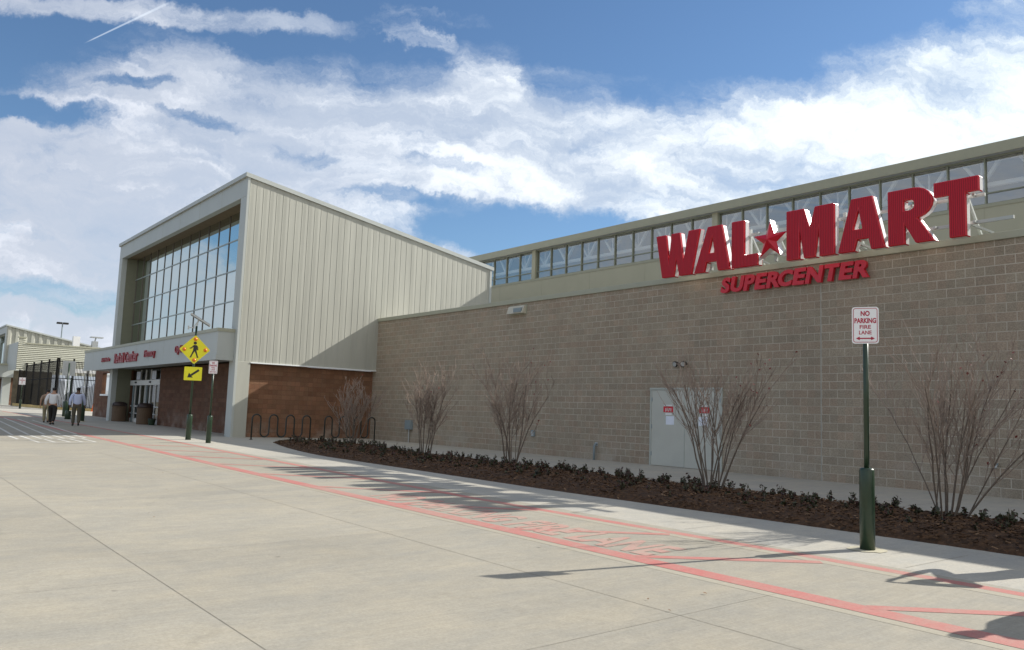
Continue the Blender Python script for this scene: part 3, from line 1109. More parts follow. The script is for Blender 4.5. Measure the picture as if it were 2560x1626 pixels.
# ------------------------------------------------------------------ wall fixtures
o = empty('wall_light', 'pale boxy wall light just under the block wall coping near the tower', 'light', (-23.86, YW, 5.0))
MB().box(-0.50, 0.50, -0.02, 0.0, 0.0, 0.34).obj('back_plate', 'coping_metal', o)
hb = MB()
hb.add([(-0.47, -0.021, 0.03), (0.45, -0.021, 0.03), (0.45, -0.20, 0.03), (-0.47, -0.20, 0.03), (-0.47, -0.021, 0.31), (0.45, -0.021, 0.31), (0.45, -0.10, 0.31), (-0.47, -0.10, 0.31)],
       [(0, 1, 2, 3), (7, 6, 5, 4), (3, 2, 6, 7), (2, 1, 5, 6), (0, 3, 7, 4), (1, 0, 4, 5)])
hb.obj('housing', 'lamp_lens', o)
MB().box(-0.05, 0.40, -0.215, -0.165, 0.07, 0.22).obj('lens', 'utility_grey', o)
o = empty('emergency_light', 'small black twin head emergency light above the grey double door', 'light', (-16.03, YW, 2.98))
MB().box(-0.07, 0.07, -0.06, 0, -0.06, 0.06).obj('junction_box', 'black', o)
for s_ in (-1, 1):
    hd_ = MB()
    hd_.tube([(s_*0.14, -0.05, 0.02), (s_*0.15, -0.16, 0.0), (s_*0.155, -0.20, -0.01)], [0.05, 0.085, 0.09], 12)
    hd_.obj('lamp_head', 'black', o, True)
    MB().tube([(s_*0.157, -0.202, -0.012), (s_*0.158, -0.212, -0.014)], [0.07, 0.066], 12).obj('lamp_lens', 'galv', o)
o = empty('utility_box', 'small blue grey utility box low on the block wall behind the second bare shrub', 'utility box', (-31.1, YW, 0.75))
MB().box(-0.22, 0.22, -0.16, 0, -0.2, 0.2).obj('box', 'utility_grey', o, bevel=0.01)
MB().tube([(0, -0.06, -0.2), (0, -0.06, -0.78)], 0.025, 8).obj('conduit', 'galv', o)
o = empty('wall_outlet', 'small grey outlet box on the block wall between two bare shrubs', 'outlet', (-22.76, YW, 0.72))
MB().box(-0.09, 0.09, -0.06, 0, -0.11, 0.11).obj('box', 'utility_grey', o, bevel=0.01)
MB().box(-0.07, 0.07, -0.075, -0.061, -0.09, 0.06).obj('cover', 'galv', o)
o = empty('drain_pipe', 'short dark vertical pipe at the foot of the block wall left of the double door', 'pipe', (-19.57, YW, 0))
MB().tube([(0, -0.1, -0.05), (0, -0.1, 0.44), (0, -0.06, 0.5), (0, 0.0, 0.5)], 0.035, 10).obj('pipe', 'utility_grey', o, True)
MB().box(-0.06, 0.06, -0.015, 0, 0.44, 0.56).obj('wall_flange', 'galv', o)
o = empty('hose_bib', 'tiny brass hose tap on the block wall behind the right hand bare shrub', 'tap', (-7.56, YW, 0.65))
MB().tube([(0, 0, 0), (0, -0.09, 0), (0, -0.12, -0.05)], 0.022, 8).obj('spout', 'galv', o, True)
MB().tube([(0, -0.05, 0.0), (0, -0.05, 0.06)], [0.012, 0.035], 8).obj('valve_handle', 'utility_grey', o)

# ------------------------------------------------------------------ big letters on the parapet
ZB, ZT = 5.46, 6.73
sg = empty('rooftop_sign', 'huge red channel letter sign with a star standing along the parapet of the block wall', 'sign', (-12.0, 18.4, 5.58))
YFR, YFB = 18.14, 18.37
rb, rt = [], []
arc = [(-8.93+0.44*cos(a), (ZT-0.36)+0.36*sin(a)) for a in [pi/2-pi*k/10 for k in range(1, 10)]]
letters = [
    ('W', [(-16.56, ZT), (-16.18, ZT), (-16.06, ZB+.45), (-15.97, ZT), (-15.66, ZT), (-15.52, ZB+.45), (-15.34, ZT), (-14.93, ZT), (-15.22, ZB), (-15.66, ZB), (-15.79, ZB+.50), (-15.87, ZB), (-16.31, ZB)], None),
    ('A', [(-15.13, ZB), (-14.77, ZB), (-14.70, ZB+.27), (-14.36, ZB+.27), (-14.30, ZB), (-13.90, ZB), (-14.18, ZT), (-14.66, ZT)], [(-14.62, ZB+.52), (-14.42, ZB+.52), (-14.50, ZB+.95)]),
    ('L', [(-13.85, ZT), (-13.44, ZT), (-13.44, ZB+.32), (-13.02, ZB+.32), (-13.02, ZB), (-13.85, ZB)], None),
    ('M', [(-12.16, ZB), (-12.16, ZT), (-11.66, ZT), (-11.50, ZT-.50), (-11.36, ZT), (-10.84, ZT), (-10.84, ZB), (-11.24, ZB), (-11.25, ZB+.70), (-11.36, ZB), (-11.66, ZB), (-11.78, ZB+.70), (-11.79, ZB)], None),
    ('A', [(-10.75, ZB), (-10.34, ZB), (-10.26, ZB+.27), (-9.98, ZB+.27), (-9.92, ZB), (-9.58, ZB), (-9.88, ZT), (-10.40, ZT)], [(-10.36, ZB+.52), (-10.13, ZB+.52), (-10.22, ZB+.98)]),
    ('R', [(-9.51, ZB), (-9.51, ZT), (-8.93, ZT)]+arc+[(-8.83, ZT-.72), (-8.80, ZT-.74), (-8.46, ZB), (-8.88, ZB), (-9.12, ZB+.44), (-9.12, ZB)], [(-9.14, ZT-.27), (-8.98, ZT-.27), (-8.92, ZT-.31), (-8.90, ZT-.38), (-8.92, ZT-.46), (-8.98, ZT-.50), (-9.14, ZT-.50)]),
    ('T', [(-8.47, ZT), (-7.53, ZT), (-7.53, ZT-.33), (-7.80, ZT-.33), (-7.80, ZB), (-8.15, ZB), (-8.15, ZT-.33), (-8.47, ZT-.33)], None)]


def shrink(poly, c, k):
    return [(c[0]+(x-c[0])*k, c[1]+(z-c[1])*k) for x, z in poly]


def letter_obj(outer, hole, name='sign_letter'):
    # returns: back can (white sides) + red cap with bevelled rim
    can = prism_holes(outer, hole, YFR+0.05, YFB, 1, 1)
    cap = prism_holes(outer, hole, YFR, YFR+0.05, 0, 2)
    mb_ = MB()
    mb_.add(can.v, can.f)
    mb_.m[-len(can.f):] = can.m
    mb_.add(cap.v, cap.f)
    mb_.m[-len(cap.f):] = cap.m
    o_ = part(mb_, name, ['sign_red', 'sign_return', 'sign_trim'], sg)
    fixn(o_)
    bv = o_.modifiers.new('bevel', 'BEVEL')
    bv.width = 0.022
    bv.segments = 2
    bv.limit_method = 'ANGLE'
    bv.angle_limit = radians(40)
    bv.material = 2
    return o_


for nm, outer, hole in letters:
    letter_obj(outer, hole)
# faceted star
cxs, czs, R1, R2 = -12.66, 6.07, 0.53, 0.208
ring = []
for k in range(10):
    a = pi/2+2*pi*k/10
    r = R1 if k % 2 == 0 else R2
    ring.append((cxs+r*cos(a), czs+r*sin(a)))
st = MB()
st.add([(cxs, YFR-0.10, czs)]+[(x, YFR+0.04, z) for x, z in ring], [(0, 1+(k+1) % 10, 1+k) for k in range(10)], 0)
st.add([(x, YFR+0.04, z) for x, z in ring]+[(x, YFB, z) for x, z in ring], [(k, (k+1) % 10, 10+(k+1) % 10, 10+k) for k in range(10)], 1)
st.add([(x, YFB, z) for x, z in ring], [tuple(range(10))], 1)
part(st, 'sign_star', ['sign_solid_red', 'sign_return'], sg)
fixn(sg.children[-1])
# support frame: rails, posts, struts
fr = MB()
fr.bar((-16.5, 18.50, 5.80), (-7.0, 18.50, 5.80), 0.06, 0.07)
fr.bar((-16.5, 18.50, 6.38), (-7.55, 18.50, 6.38), 0.06, 0.07)
for x in (-16.2, -14.85, -13.55, -12.75, -12.35, -10.8, -10.62, -9.3, -7.95):
    fr.bar((x, 18.58, 5.585), (x, 18.58, 6.55), 0.07, 0.07)
    fr.bar((x, 18.60, 6.40), (x+0.05, 19.7, 4.95), 0.05, 0.05)
    fr.bar((x+0.05, 18.62, 5.80), (x+0.38, 18.9, 5.60), 0.09, 0.05)
for nm, outer, hole in letters:
    xm = sum(p[0] for p in outer)/len(outer)
    for dx in (-0.25, 0.25):
        fr.bar((xm+dx, YFB+0.003, 5.80), (xm+dx, 18.50, 5.80), 0.05, 0.05)
        fr.bar((xm+dx, YFB+0.003, 6.38), (xm+dx, 18.50, 6.38), 0.05, 0.05)
part(fr, 'support_frame', 'frame_metal', sg)

# second line of lettering, on the wall below
s2 = empty('wall_sign', 'red italic raised lettering on the block wall below the big parapet letters', 'sign', (-12.4, YW, 5.12))
word = 'SUPERCENTER'
x = 0.0
tmp = []
for iw, ch in enumerate(word):
    me = text_mesh(ch, 0, 0.43, 0.10, 0.046, 0.0)
    wd = max(v.co.x for v in me.vertices)
    for v in me.vertices:
        v.co.x = v.co.x*(1.0 if ch not in 'E' else 1.12)
    wd = max(v.co.x for v in me.vertices)
    tmp.append((ch, me, x, wd))
    x += wd+(-0.07 if word[iw:iw+2] == 'RC' else 0.03)
tot = x
k_ = 4.38/tot
for ch, me, x0, wd in tmp:
    mb = MB()
    sc = 1.0
    mesh_add(mb, me, lambda c: (-14.62+(x0+c.x)*k_+0.20*c.y, YW-0.10-(c.z), 4.915+c.y))
    o_ = part(mb, 'sign_letter', 'sign_solid_red', s2)
    fixn(o_)
    bv = o_.modifiers.new('bevel', 'BEVEL')
    bv.width = 0.012
    bv.segments = 2
    bv.limit_method = 'ANGLE'
    bv.angle_limit = radians(40)
# canopy lettering
for txt, x0, x1, z0, z1, off, lab in [
        ('1-Hr Photo', -55.3, -53.3, 3.62, 3.86, 0.01, 'small red lettering at the far left of the entrance canopy'),
        ('Retail Center', -52.1, -47.05, 3.46, 4.02, 0.018, 'largest red lettering on the entrance canopy, over the sliding door'),
        ('Pharmacy', -45.7, -43.75, 3.52, 3.97, 0.01, 'small red lettering on the canopy right of the largest words'),
        ('Optical', -40.35, -38.7, 3.55, 3.97, 0.01, 'small red lettering on the canopy mostly behind the yellow crossing sign')]:
    t = empty('canopy_lettering', lab, 'sign', (x0, cy0-0.04, z0), 0, 'lettering on the entrance canopy')
    x = 0.0
    gl = []
    low = 'qypgj'
    for ch in txt:
        if ch == ' ':
            x += 0.32
            continue
        hh = 0.72 if (ch.isupper() or ch in 'tlfhdkbi1') else (0.10 if ch == '-' else 0.54)
        if ch in low:
            hh = 0.72
        me = text_mesh(ch, 0, hh, 0.08, off)
        wd = max(v.co.x for v in me.vertices)
        gl.append((me, x, -0.2 if ch in low else (0.25 if ch == '-' else 0.0)))
        x += wd+0.09
    kx, kz = (x1-x0)/(x-0.09), (z1-z0)/(0.92 if any(c in low for c in txt) else 0.72)
    zo = 0.2 if any(c in low for c in txt) else 0.0
    for me, xo, zd in gl:
        mb = MB()
        mesh_add(mb, me, lambda c: ((xo+c.x)*kx, -c.z, (zo+zd+c.y)*kz))
        fixn(mb.obj('letter', 'canopy_red', t))


# ------------------------------------------------------------------ street signs
def post_sign(name, label, loc, rz, top, sleeve, group=None, r=0.032, rs=0.088):
    t = empty(name, label, 'sign', loc, rz, group)
    MB().tube([(0, 0, sleeve-0.02), (0, 0, top)], r, 12).obj('post', 'post_green', t, True)
    MB().lathe([(rs, -0.1), (rs, sleeve-0.035), (rs*0.93, sleeve-0.012), (rs*0.7, sleeve)], n=24).obj('post_sleeve', 'post_green', t, False, 0.0)
    for p_ in t.children[-1].data.polygons:
        p_.use_smooth = len(p_.vertices) == 4
    return t


def round_rect(w_, h_, r, n=5):
    pts = []
    for cx, cz, a0 in ((w_/2-r, h_/2-r, 0), (-w_/2+r, h_/2-r, pi/2), (-w_/2+r, -h_/2+r, pi), (w_/2-r, -h_/2+r, 1.5*pi)):
        for k in range(n+1):
            a = a0+pi/2*k/n
            pts.append((cx+r*cos(a), cz+r*sin(a)))
    return pts


def plate(pts, y0, y1, cx=0, cz=0):
    n = len(pts)
    mb_ = MB()
    mb_.add([(cx+x, y0, cz+z) for x, z in pts]+[(cx+x, y1, cz+z) for x, z in pts],
            [tuple(range(n)), tuple(range(2*n-1, n-1, -1))]+[(i, i+n, (i+1) % n+n, (i+1) % n) for i in range(n)])
    return mb_


def ring_plate(pa, pb, y, cx=0, cz=0):
    n = len(pa)
    mb_ = MB()
    mb_.add([(cx+x, y, cz+z) for x, z in pa]+[(cx+x, y, cz+z) for x, z in pb], [(i, (i+1) % n, (i+1) % n+n, i+n) for i in range(n)])
    return mb_


def sign_text(mb_, txt, wd, ht, cx, z0, y, off=0.0):
    me = text_mesh(txt, wd, ht, 0.0, off)
    mesh_add(mb_, me, lambda c: (cx-wd/2+c.x, y, z0+c.y))


def no_parking(label, loc, rz, top, sleeve, wd=0.31, ht=0.46, group='no parking signs on green posts'):
    t = post_sign('no_parking_sign', label, loc, rz, top-0.06, sleeve, group)
    cz = top-ht/2
    o_ = plate(round_rect(wd, ht, 0.035), -0.040, -0.034, 0, cz).obj('sign_plate', 'sign_white', t)
    b = ring_plate(round_rect(wd-0.03, ht-0.03, 0.028), round_rect(wd-0.044, ht-0.044, 0.022), -0.0415, 0, cz)
    zt_ = top
    k = ht/0.46
    sign_text(b, 'NO', 0.105, 0.066*k, 0, zt_-0.115*k, -0.0415, 0.040)
    sign_text(b, 'PARKING', 0.250*wd/0.31, 0.066*k, 0, zt_-0.205*k, -0.0415, 0.040)
    sign_text(b, 'FIRE', 0.130, 0.048*k, 0, zt_-0.275*k, -0.0415, 0.022)
    sign_text(b, 'LANE', 0.145, 0.048*k, 0, zt_-0.345*k, -0.0415, 0.022)
    za = zt_-0.395*k
    b.add([(-0.075, -0.0415, za-0.008), (0.075, -0.0415, za-0.008), (0.075, -0.0415, za+0.008), (-0.075, -0.0415, za+0.008)], [(0, 1, 2, 3)])
    for s_ in (-1, 1):
        b.add([(s_*0.110, -0.0415, za), (s_*0.065, -0.0415, za+0.024), (s_*0.065, -0.0415, za-0.024)], [(0, 1, 2)])
    b.obj('sign_print', 'red_print', t)
    return t


gp = gz(-5.46, 9.84)
no_parking('near white NO PARKING FIRE LANE sign on a dark green post by the planting bed', (-5.46, 9.84, gp), radians(27), 2.85-gp, 0.86-gp)
gp = gz(-29.59, 9.75)
no_parking('white NO PARKING FIRE LANE sign on a green post right of the yellow crossing sign', (-29.59, 9.75, gp), radians(48), 2.86-gp, 0.94-gp)
gp = gz(-87.4, 11.63)
no_parking('distant white sign on a dark post in front of the far iron fence', (-87.4, 11.63, gp), radians(62), 3.1-gp, 1.1-gp, 0.55, 0.66)
# grout ring round the near post
mb = MB()
rr = random.Random(3)
ri, ro = [], []
for k in range(28):
    a = 2*pi*k/28
    r0, r1 = 0.088, 0.20+0.05*rr.random()
    for r, lst in ((r0, ri), (r1, ro)):
        X_, Y_ = -5.46+r*cos(a), 9.84+r*sin(a)
        lst.append((X_, Y_, gz(X_, Y_)+0.006))
n = 28
mb.add(ri+ro, [(i, (i+1) % n, (i+1) % n+n, i+n) for i in range(n)])
tag(mb.obj('grout_patch', 'grout'), kind='structure')

# pedestrian crossing sign
gp = gz(-31.79, 9.73)
t = post_sign('crossing_sign', 'yellow diamond pedestrian crossing sign with amber beacons, arrow plaque and solar panel', (-31.79, 9.73, gp), radians(72), 4.22-gp, 0.93-gp, None, 0.038, 0.10)
zc = 3.33-gp
hs = 0.40
dia = [(x*cos(pi/4)-z*sin(pi/4), x*sin(pi/4)+z*cos(pi/4)) for x, z in round_rect(0.77, 0.77, 0.05)]
dp = plate(dia, -0.115, -0.045, 0, zc).obj('diamond_plate', 'yellow_sign', t)
dia2 = [(x*0.95, z*0.95) for x, z in dia]
dia3 = [(x*0.925, z*0.925) for x, z in dia]
bl = MB()
bl.add([(0.058*cos(2*pi*k/14)-0.0, -0.119, zc+0.245+0.058*sin(2*pi*k/14)) for k in range(14)], [tuple(range(14))])
for poly in ([(-0.05, 0.17), (0.06, 0.17), (0.085, 0.02), (0.06, -0.04), (-0.06, -0.04)],          # torso
             [(-0.06, -0.035), (0.01, -0.035), (-0.07, -0.19), (-0.11, -0.30), (-0.165, -0.30), (-0.11, -0.17)],   # rear leg
             [(-0.02, -0.036), (0.06, -0.036), (0.10, -0.17), (0.145, -0.30), (0.09, -0.30), (0.05, -0.17)],      # front leg
             [(-0.05, 0.165), (-0.02, 0.12), (-0.13, 0.03), (-0.185, 0.035), (-0.185, 0.06), (-0.135, 0.07)],      # arm
             [(0.06, 0.165), (0.115, 0.10), (0.12, -0.02), (0.09, -0.02), (0.085, 0.08), (0.05, 0.12)]):
    bl.add([(x, -0.119, zc+z) for x, z in poly], [tuple(range(len(poly)))])
bl.obj('pedestrian_symbol', 'black_print', dp)
for ax, az in ((0, 0.39), (0, -0.39), (0.37, 0), (-0.37, 0)):
    b = MB()
    b.tube([(ax, -0.116, zc+az), (ax, -0.150, zc+az), (ax, -0.168, zc+az)], [0.068, 0.062, 0.03], 16)
    b.obj('beacon', 'amber', t, True)
za = 2.435-gp
pp = plate(round_rect(0.62, 0.50, 0.02), -0.10, -0.045, 0, za).obj('arrow_plaque', 'yellow_sign', t)
arr = [(0.17, 0.17), (0.215, 0.12), (-0.04, -0.085), (0.02, -0.15), (-0.20, -0.15), (-0.135, 0.055), (-0.085, -0.03)]
arr = [(0.175, 0.175), (0.225, 0.115), (-0.045, -0.09), (0.0, -0.145), (-0.19, -0.145), (-0.14, 0.03), (-0.09, -0.03)]
MB().add([(x, -0.104, za+z) for x, z in arr], [tuple(range(len(arr)))]).obj('arrow_symbol', 'black_print', pp)
# solar panel on its bracket, tilted to the sun
zp = 4.46-gp
sp = MB()
ux, uz = cos(radians(-30)), sin(radians(-30))
c0 = Vector((0.12, 0.0, zp))
sp.bar(c0-Vector((ux, 0, uz))*0.40, c0+Vector((ux, 0, uz))*0.40, 0.62, 0.055)
sp.obj('solar_panel', 'galv', t)
sp = MB()
c1 = c0+Vector((-uz, 0, ux))*0.034
sp.bar(c1-Vector((ux, 0, uz))*0.38, c1+Vector((ux, 0, uz))*0.38, 0.58, 0.006)
sp.obj('solar_cells', 'solar', t.children[-1])
br_ = MB()
br_.bar((0, 0, 4.20-gp), (0.05, 0, zp), 0.05)
br_.bar((0, 0, 4.15-gp), (-0.28, 0, 4.15-gp), 0.03)
br_.bar((-0.28, 0, 4.08-gp), (-0.28, 0, 4.22-gp), 0.05)
br_.bar((-0.12, 0, 4.15-gp), (0.02, 0, zp-0.08), 0.03)
br_.obj('panel_bracket', 'galv', t)

# two plain sign posts seen from behind near the walkers
for (x, y, top, sl_, lab, plate_on) in [(-63.5, 11.14, 3.75, 1.15, 'dark green post carrying a pale sign seen from behind, left of the walking pair', True),
                                        (-56.3, 10.05, 2.6, 0.62, 'dark green post without a visible sign beside the man in the blue shirt', False)]:
    g_ = gz(x, y)
    t = post_sign('sign_post', lab, (x, y, g_), radians(75), top-g_, sl_-g_, 'green sign posts by the entrance', 0.05, 0.17)
    if plate_on:
        plate(round_rect(0.8, 1.0, 0.06), 0.05, 0.056, 0, top-g_-0.35).obj('sign_plate', 'galv', t)


t = empty('bollard', 'dark green pipe bollard just behind the man in the blue shirt', 'bollard', (-52.1, 10.05, gz(-52.1, 10.05)))
MB().lathe([(0.10, -0.1), (0.10, 1.36), (0.095, 1.41), (0.06, 1.45)], n=20).obj('pipe', 'post_green', t, True)
MB().lathe([(0.17, 0.0), (0.16, 0.03)], n=20).obj('footing', 'grout', t)

# ------------------------------------------------------------------ bike racks
def bike_rack(label, y0, y1, x):
    g_ = gz(x, (y0+y1)/2)
    t = empty('bike_rack', label, 'bike rack', (x, y0, g_), 0, 'serpentine bike racks by the brick wall')
    n = 7
    step = (y1-y0)/n
    r = step/2
    pts = [(0, 0, -0.05)]
    top, bot = 1.0-r, 0.12+r
    for k in range(n):
        yc = step*(k+0.5)
        up_ = k % 2 == 0
        for j in range(9):
            a = pi-pi*j/8
            if up_:
                pts.append((0, yc+r*cos(a), top+r*sin(a)))
            else:
                pts.append((0, yc+r*cos(a), bot-r*sin(a)))
    pts.append((0, y1-y0, -0.05))
    MB().tube(pts, 0.030, 8).obj('bent_tube', 'rack_green', t, True)
    for yy in (0, y1-y0):
        MB().lathe([(0.075, 0.0), (0.075, 0.012)], 0, yy, 14).obj('base_flange', 'rack_green', t)


bike_rack('dark serpentine bike rack by the brick wall, the one nearer the tower corner', 12.3, 14.76, -32.3)
bike_rack('dark serpentine bike rack by the brick wall, the one behind the leftmost bare shrub', 15.40, 17.75, -32.3)


# ------------------------------------------------------------------ litter bins by the door
def bin_(label, x, y):
    g_ = gz(x, y)
    t = empty('trash_can', label, 'trash can', (x, y, g_), 0, 'trash cans beside the sliding door')
    MB().lathe([(0.40, 0.0), (0.41, 0.05), (0.41, 0.86), (0.43, 0.88), (0.43, 0.93)], n=24).obj('body', 'trash_brown', t)
    MB().lathe([(0.42, 0.931), (0.44, 0.96), (0.40, 1.10), (0.24, 1.19), (0.05, 1.20)], n=24).obj('lid', 'trash_lid', t, True)
    MB().box(-0.16, 0.16, -0.425, -0.34, 0.97, 1.07).obj('lid_opening', 'black', t)


bin_('brown trash can with dark lid left of the sliding door, beside the grey pylon', -55.05, 12.62)
bin_('brown trash can with dark lid right of the sliding door, by the brick wall', -49.8, 12.75)
t = empty('floor_bucket', 'small dark container on the ground right of the nearer trash can', 'container', (-48.8, 12.9, gz(-48.8, 12.9)))
MB().lathe([(0.16, 0.0), (0.20, 0.30), (0.21, 0.32)], n=18).obj('body', 'post_green', t)
MB().lathe([(0.212, 0.321), (0.20, 0.36), (0.05, 0.38)], n=18).obj('lid', 'black', t)


# ------------------------------------------------------------------ planting bed
def bed_front(x):
    if x < -22:
        return 10.75+(min(1, (-22-x)/8.0)**1.6)*1.55
    return 10.75+0.35*sstep(-14, -4, x)


def bed_back(x):
    return 13.85+0.5*sstep(-22, -26, x)-(max(0, min(1, (-27.6-x)/2.5))**2)*1.9


def bed_h(x, y):
    f, b = bed_front(x), bed_back(x)
    e = max(0.0, min(1.0, (y-f)/0.5, (b-y)/0.5, (x+30.1)/1.0))
    n_ = 0.5+0.5*sin(x*3.1+y*5.3)*sin(y*4.1-x*1.7)
    return -0.015+0.115*e**0.6+0.035*n_*e


mb = MB()
xs = frange(-30.1, 16, 0.16)
NY = 16
rr = random.Random(11)
for x in xs:
    f, b = bed_front(x), bed_back(x)
    for j in range(NY+1):
        y = f+(b-f)*j/NY+(rr.random()-0.5)*(0.05 if 0 < j < NY else 0.03)
        mb.v.append((x, y, gz(x, y)+bed_h(x, y)+(rr.random()*0.045 if 0 < j < NY else 0)))
for i in range(len(xs)-1):
    for j in range(NY):
        a = i*(NY+1)+j
        mb.f.append((a, a+NY+1, a+NY+2, a+1))
        mb.m.append(0)
# bark chips lying on top
for k in range(24000):
    x = -30 + 34*(rr.random()**0.72)
    x = 4-34*(rr.random()**1.35)
    f, b = bed_front(x), bed_back(x)
    y = f+(b-f)*rr.random()
    if x < -29.8:
        continue
    z = gz(x, y)+bed_h(x, y)+0.035+rr.random()*0.02
    a = rr.random()*2*pi
    L, wd = 0.012+0.026*rr.random(), 0.005+0.010*rr.random()
    ti = (rr.random()-0.5)*0.9
    dx, dy, dz = cos(a)*L, sin(a)*L, sin(ti)*L
    nx, ny = -sin(a)*wd, cos(a)*wd
    mb.add([(x-dx-nx, y-dy-ny, z-dz), (x+dx-nx, y+dy-ny, z+dz), (x+dx+nx, y+dy+ny, z+dz+0.01), (x-dx+nx, y-dy+ny, z-dz+0.008)], [(0, 1, 2, 3)], 2 if rr.random() < 0.10 else 1)
tag(mb.obj('mulch', ['mulch_brown', 'chip_a', 'chip_b']), 'dark brown bark mulch covering the long planting bed', 'mulch', None, 'stuff')
# low ground cover plants
mb = MB()
rr = random.Random(21)
clumps = []
for k in range(620):
    x = 3-32.4*(rr.random()**1.1)
    f, b = bed_front(x), bed_back(x)
    q_ = rr.random()
    y = b-0.12-(b-f-0.4)*(q_**1.5)*0.95
    clumps.append((x, y, 0.32+0.50*rr.random()**1.4))
for x, y, s_ in clumps:
    z0 = gz(x, y)+bed_h(x, y)
    for j in range(rr.randint(3, 6)):
        a = rr.random()*2*pi
        hgt = (0.12+0.20*rr.random())*s_
        ln = 0.11*rr.random()*s_
        tip = Vector((x+cos(a)*ln, y+sin(a)*ln, z0+hgt))
        mb.bar((x, y, z0), tip, 0.006, 0.006, mi=0)
        for q_ in range(rr.randint(6, 12)):
            fr_ = 0.25+0.8*rr.random()
            c = Vector((x, y, z0)).lerp(tip, min(1.0, fr_))+Vector((rr.uniform(-.05, .05), rr.uniform(-.05, .05), rr.uniform(-.03, .04)))*s_
            L = 0.020+0.022*rr.random()
            d1 = Vector((rr.uniform(-1, 1), rr.uniform(-1, 1), rr.uniform(-.6, 1))).normalized()*L
            d2 = d1.cross(Vector((rr.uniform(-1, 1), rr.uniform(-1, 1), rr.uniform(-1, 1)))).normalized()*L*0.55
            mb.add([c-d1, c-d2*0.9, c+d1, c+d2*0.9], [(0, 1, 2, 3)], 1 if rr.random() < 0.68 else 2)
tag(mb.obj('ground_cover', ['wood_bark', 'cover_leaf', 'cover_leaf_red']), 'low dark leafy ground cover scattered over the mulch bed', 'ground cover', None, 'stuff')
# a few dry leaves blown on the concrete
mb = MB()
for k in range(28):
    x, y = rr.uniform(-20, 1), rr.uniform(3.2, 10.4)
    z = gz(x, y)+0.012
    a = rr.random()*2*pi
    L = 0.014+0.016*rr.random()
    mb.add([(x+L*cos(a), y+L*sin(a), z+0.008), (x-L*0.5*sin(a), y+L*0.5*cos(a), z+0.004), (x-L*cos(a), y-L*sin(a), z), (x+L*0.5*sin(a), y-L*0.5*cos(a), z+0.006)], [(0, 1, 2, 3)], 0)
tag(mb.obj('leaf_litter', ['chip_b']), 'a few small dry leaves scattered on the concrete drive', 'leaves', None, 'stuff')


# ------------------------------------------------------------------ bare multi-stem shrubs
def shrub(label, x, y, height, half_w, nst, seed, leanx=0.0):
    rr = random.Random(seed)
    g_ = gz(x, y)+0.06
    t = empty('bare_shrub', label, 'shrub', (x, y, g_), 0, 'leafless shrubs in the planting bed')
    st_, tw, lf = MB(), MB(), MB()
    fat = 1.0+max(0.0, (-x-6)/26.0)
    tips = []

    def grow(p, d, L, r0, lvl, up):
        n_ = 6 if lvl == 0 else 4
        pts, rad = [p.copy()], [r0]
        d = d.normalized()
        bx = Vector((rr.uniform(-1, 1), rr.uniform(-1, 1), 0))*0.06
        for i in range(n_):
            d = (d+bx*0.5+Vector((rr.uniform(-1, 1), rr.uniform(-1, 1), rr.uniform(-0.4, 0.4)))*0.11+Vector((0, 0, up))).normalized()
            p = p+d*(L/n_)
            pts.append(p.copy())
            rad.append(r0*(1-0.55*(i+1)/n_))
        (st_ if lvl == 0 else tw).tube(pts, rad, 5 if lvl == 0 else 4, caps=False)
        if lvl < 3:
            nb = [rr.randint(7, 10), rr.randint(3, 5), rr.randint(0, 2)][lvl]
            for k_ in range(nb):
                fr_ = (0.34+0.64*rr.random()) if lvl == 0 else (0.2+0.75*rr.random())
                i = min(n_-1, int(fr_*n_))
                q_ = pts[i].lerp(pts[i+1], fr_*n_-i)
                dd = (pts[i+1]-pts[i]).normalized()
                az = rr.random()*2*pi
                side_ = Vector((cos(az), sin(az), 0.15))
                nd = (dd+side_*rr.uniform(0.25, 0.75)).normalized()
                grow(q_, nd, L*rr.uniform(0.28, 0.58)*(0.85 if lvl else 0.9), max((0.0062, 0.0048, 0.004)[lvl]*fat, r0*(1-0.6*fr_)*0.62), lvl+1, 0.05)
        if lvl >= 1 and rr.random() < 0.10:
            tips.append(p.copy())

    for k_ in range(nst):
        az = 2*pi*(k_+rr.random()*0.7)/nst
        out = rr.uniform(0.25, 1.0)
        ln = math.atan2(half_w*out, height*0.95)
        d = Vector((cos(az)*sin(ln)+leanx*0.12, sin(az)*sin(ln), cos(ln)))
        p0 = Vector((cos(az)*0.13*rr.random()*1.4, sin(az)*0.13*rr.random()*1.4, -0.08))
        grow(p0, d, height*rr.uniform(0.72, 0.92), rr.uniform(0.010, 0.018)*(0.7+0.3*fat), 0, rr.uniform(-0.02, 0.04))
    st_.obj('stems', 'wood_bark', t, True)
    tw.obj('twigs', 'twig_bark', t, True)
    for p in tips[:26]:
        c = p
        for q_ in range(rr.randint(1, 2)):
            d1 = Vector((rr.uniform(-1, 1), rr.uniform(-1, 1), rr.uniform(-1, 1))).normalized()*0.028
            d2 = d1.cross(Vector((0.3, 0.2, 1))).normalized()*0.02
            lf.add([c-d1, c-d2, c+d1, c+d2], [(0, 1, 2, 3)])
    if lf.f:
        lf.obj('dead_leaves', 'red_leaf', t)
    return t


shrub('leafless shrub in front of the brick wall, leftmost in the bed', -27.2, 14.08, 2.2, 0.58, 10, 41, 0.5)
shrub('small leafless shrub in front of the blue grey utility box', -21.15, 13.36, 2.40, 0.60, 10, 38)
shrub('tall narrow leafless shrub at mid bed left of the double door', -17.2, 13.50, 2.60, 0.72, 12, 33)
shrub('leafless shrub standing in front of the grey double door', -10.5, 13.2, 2.60, 0.70, 14, 36, 0.4)
shrub('big spreading leafless shrub right of the near sign post', -5.95, 13.05, 2.55, 1.10, 15, 35, 1.3)


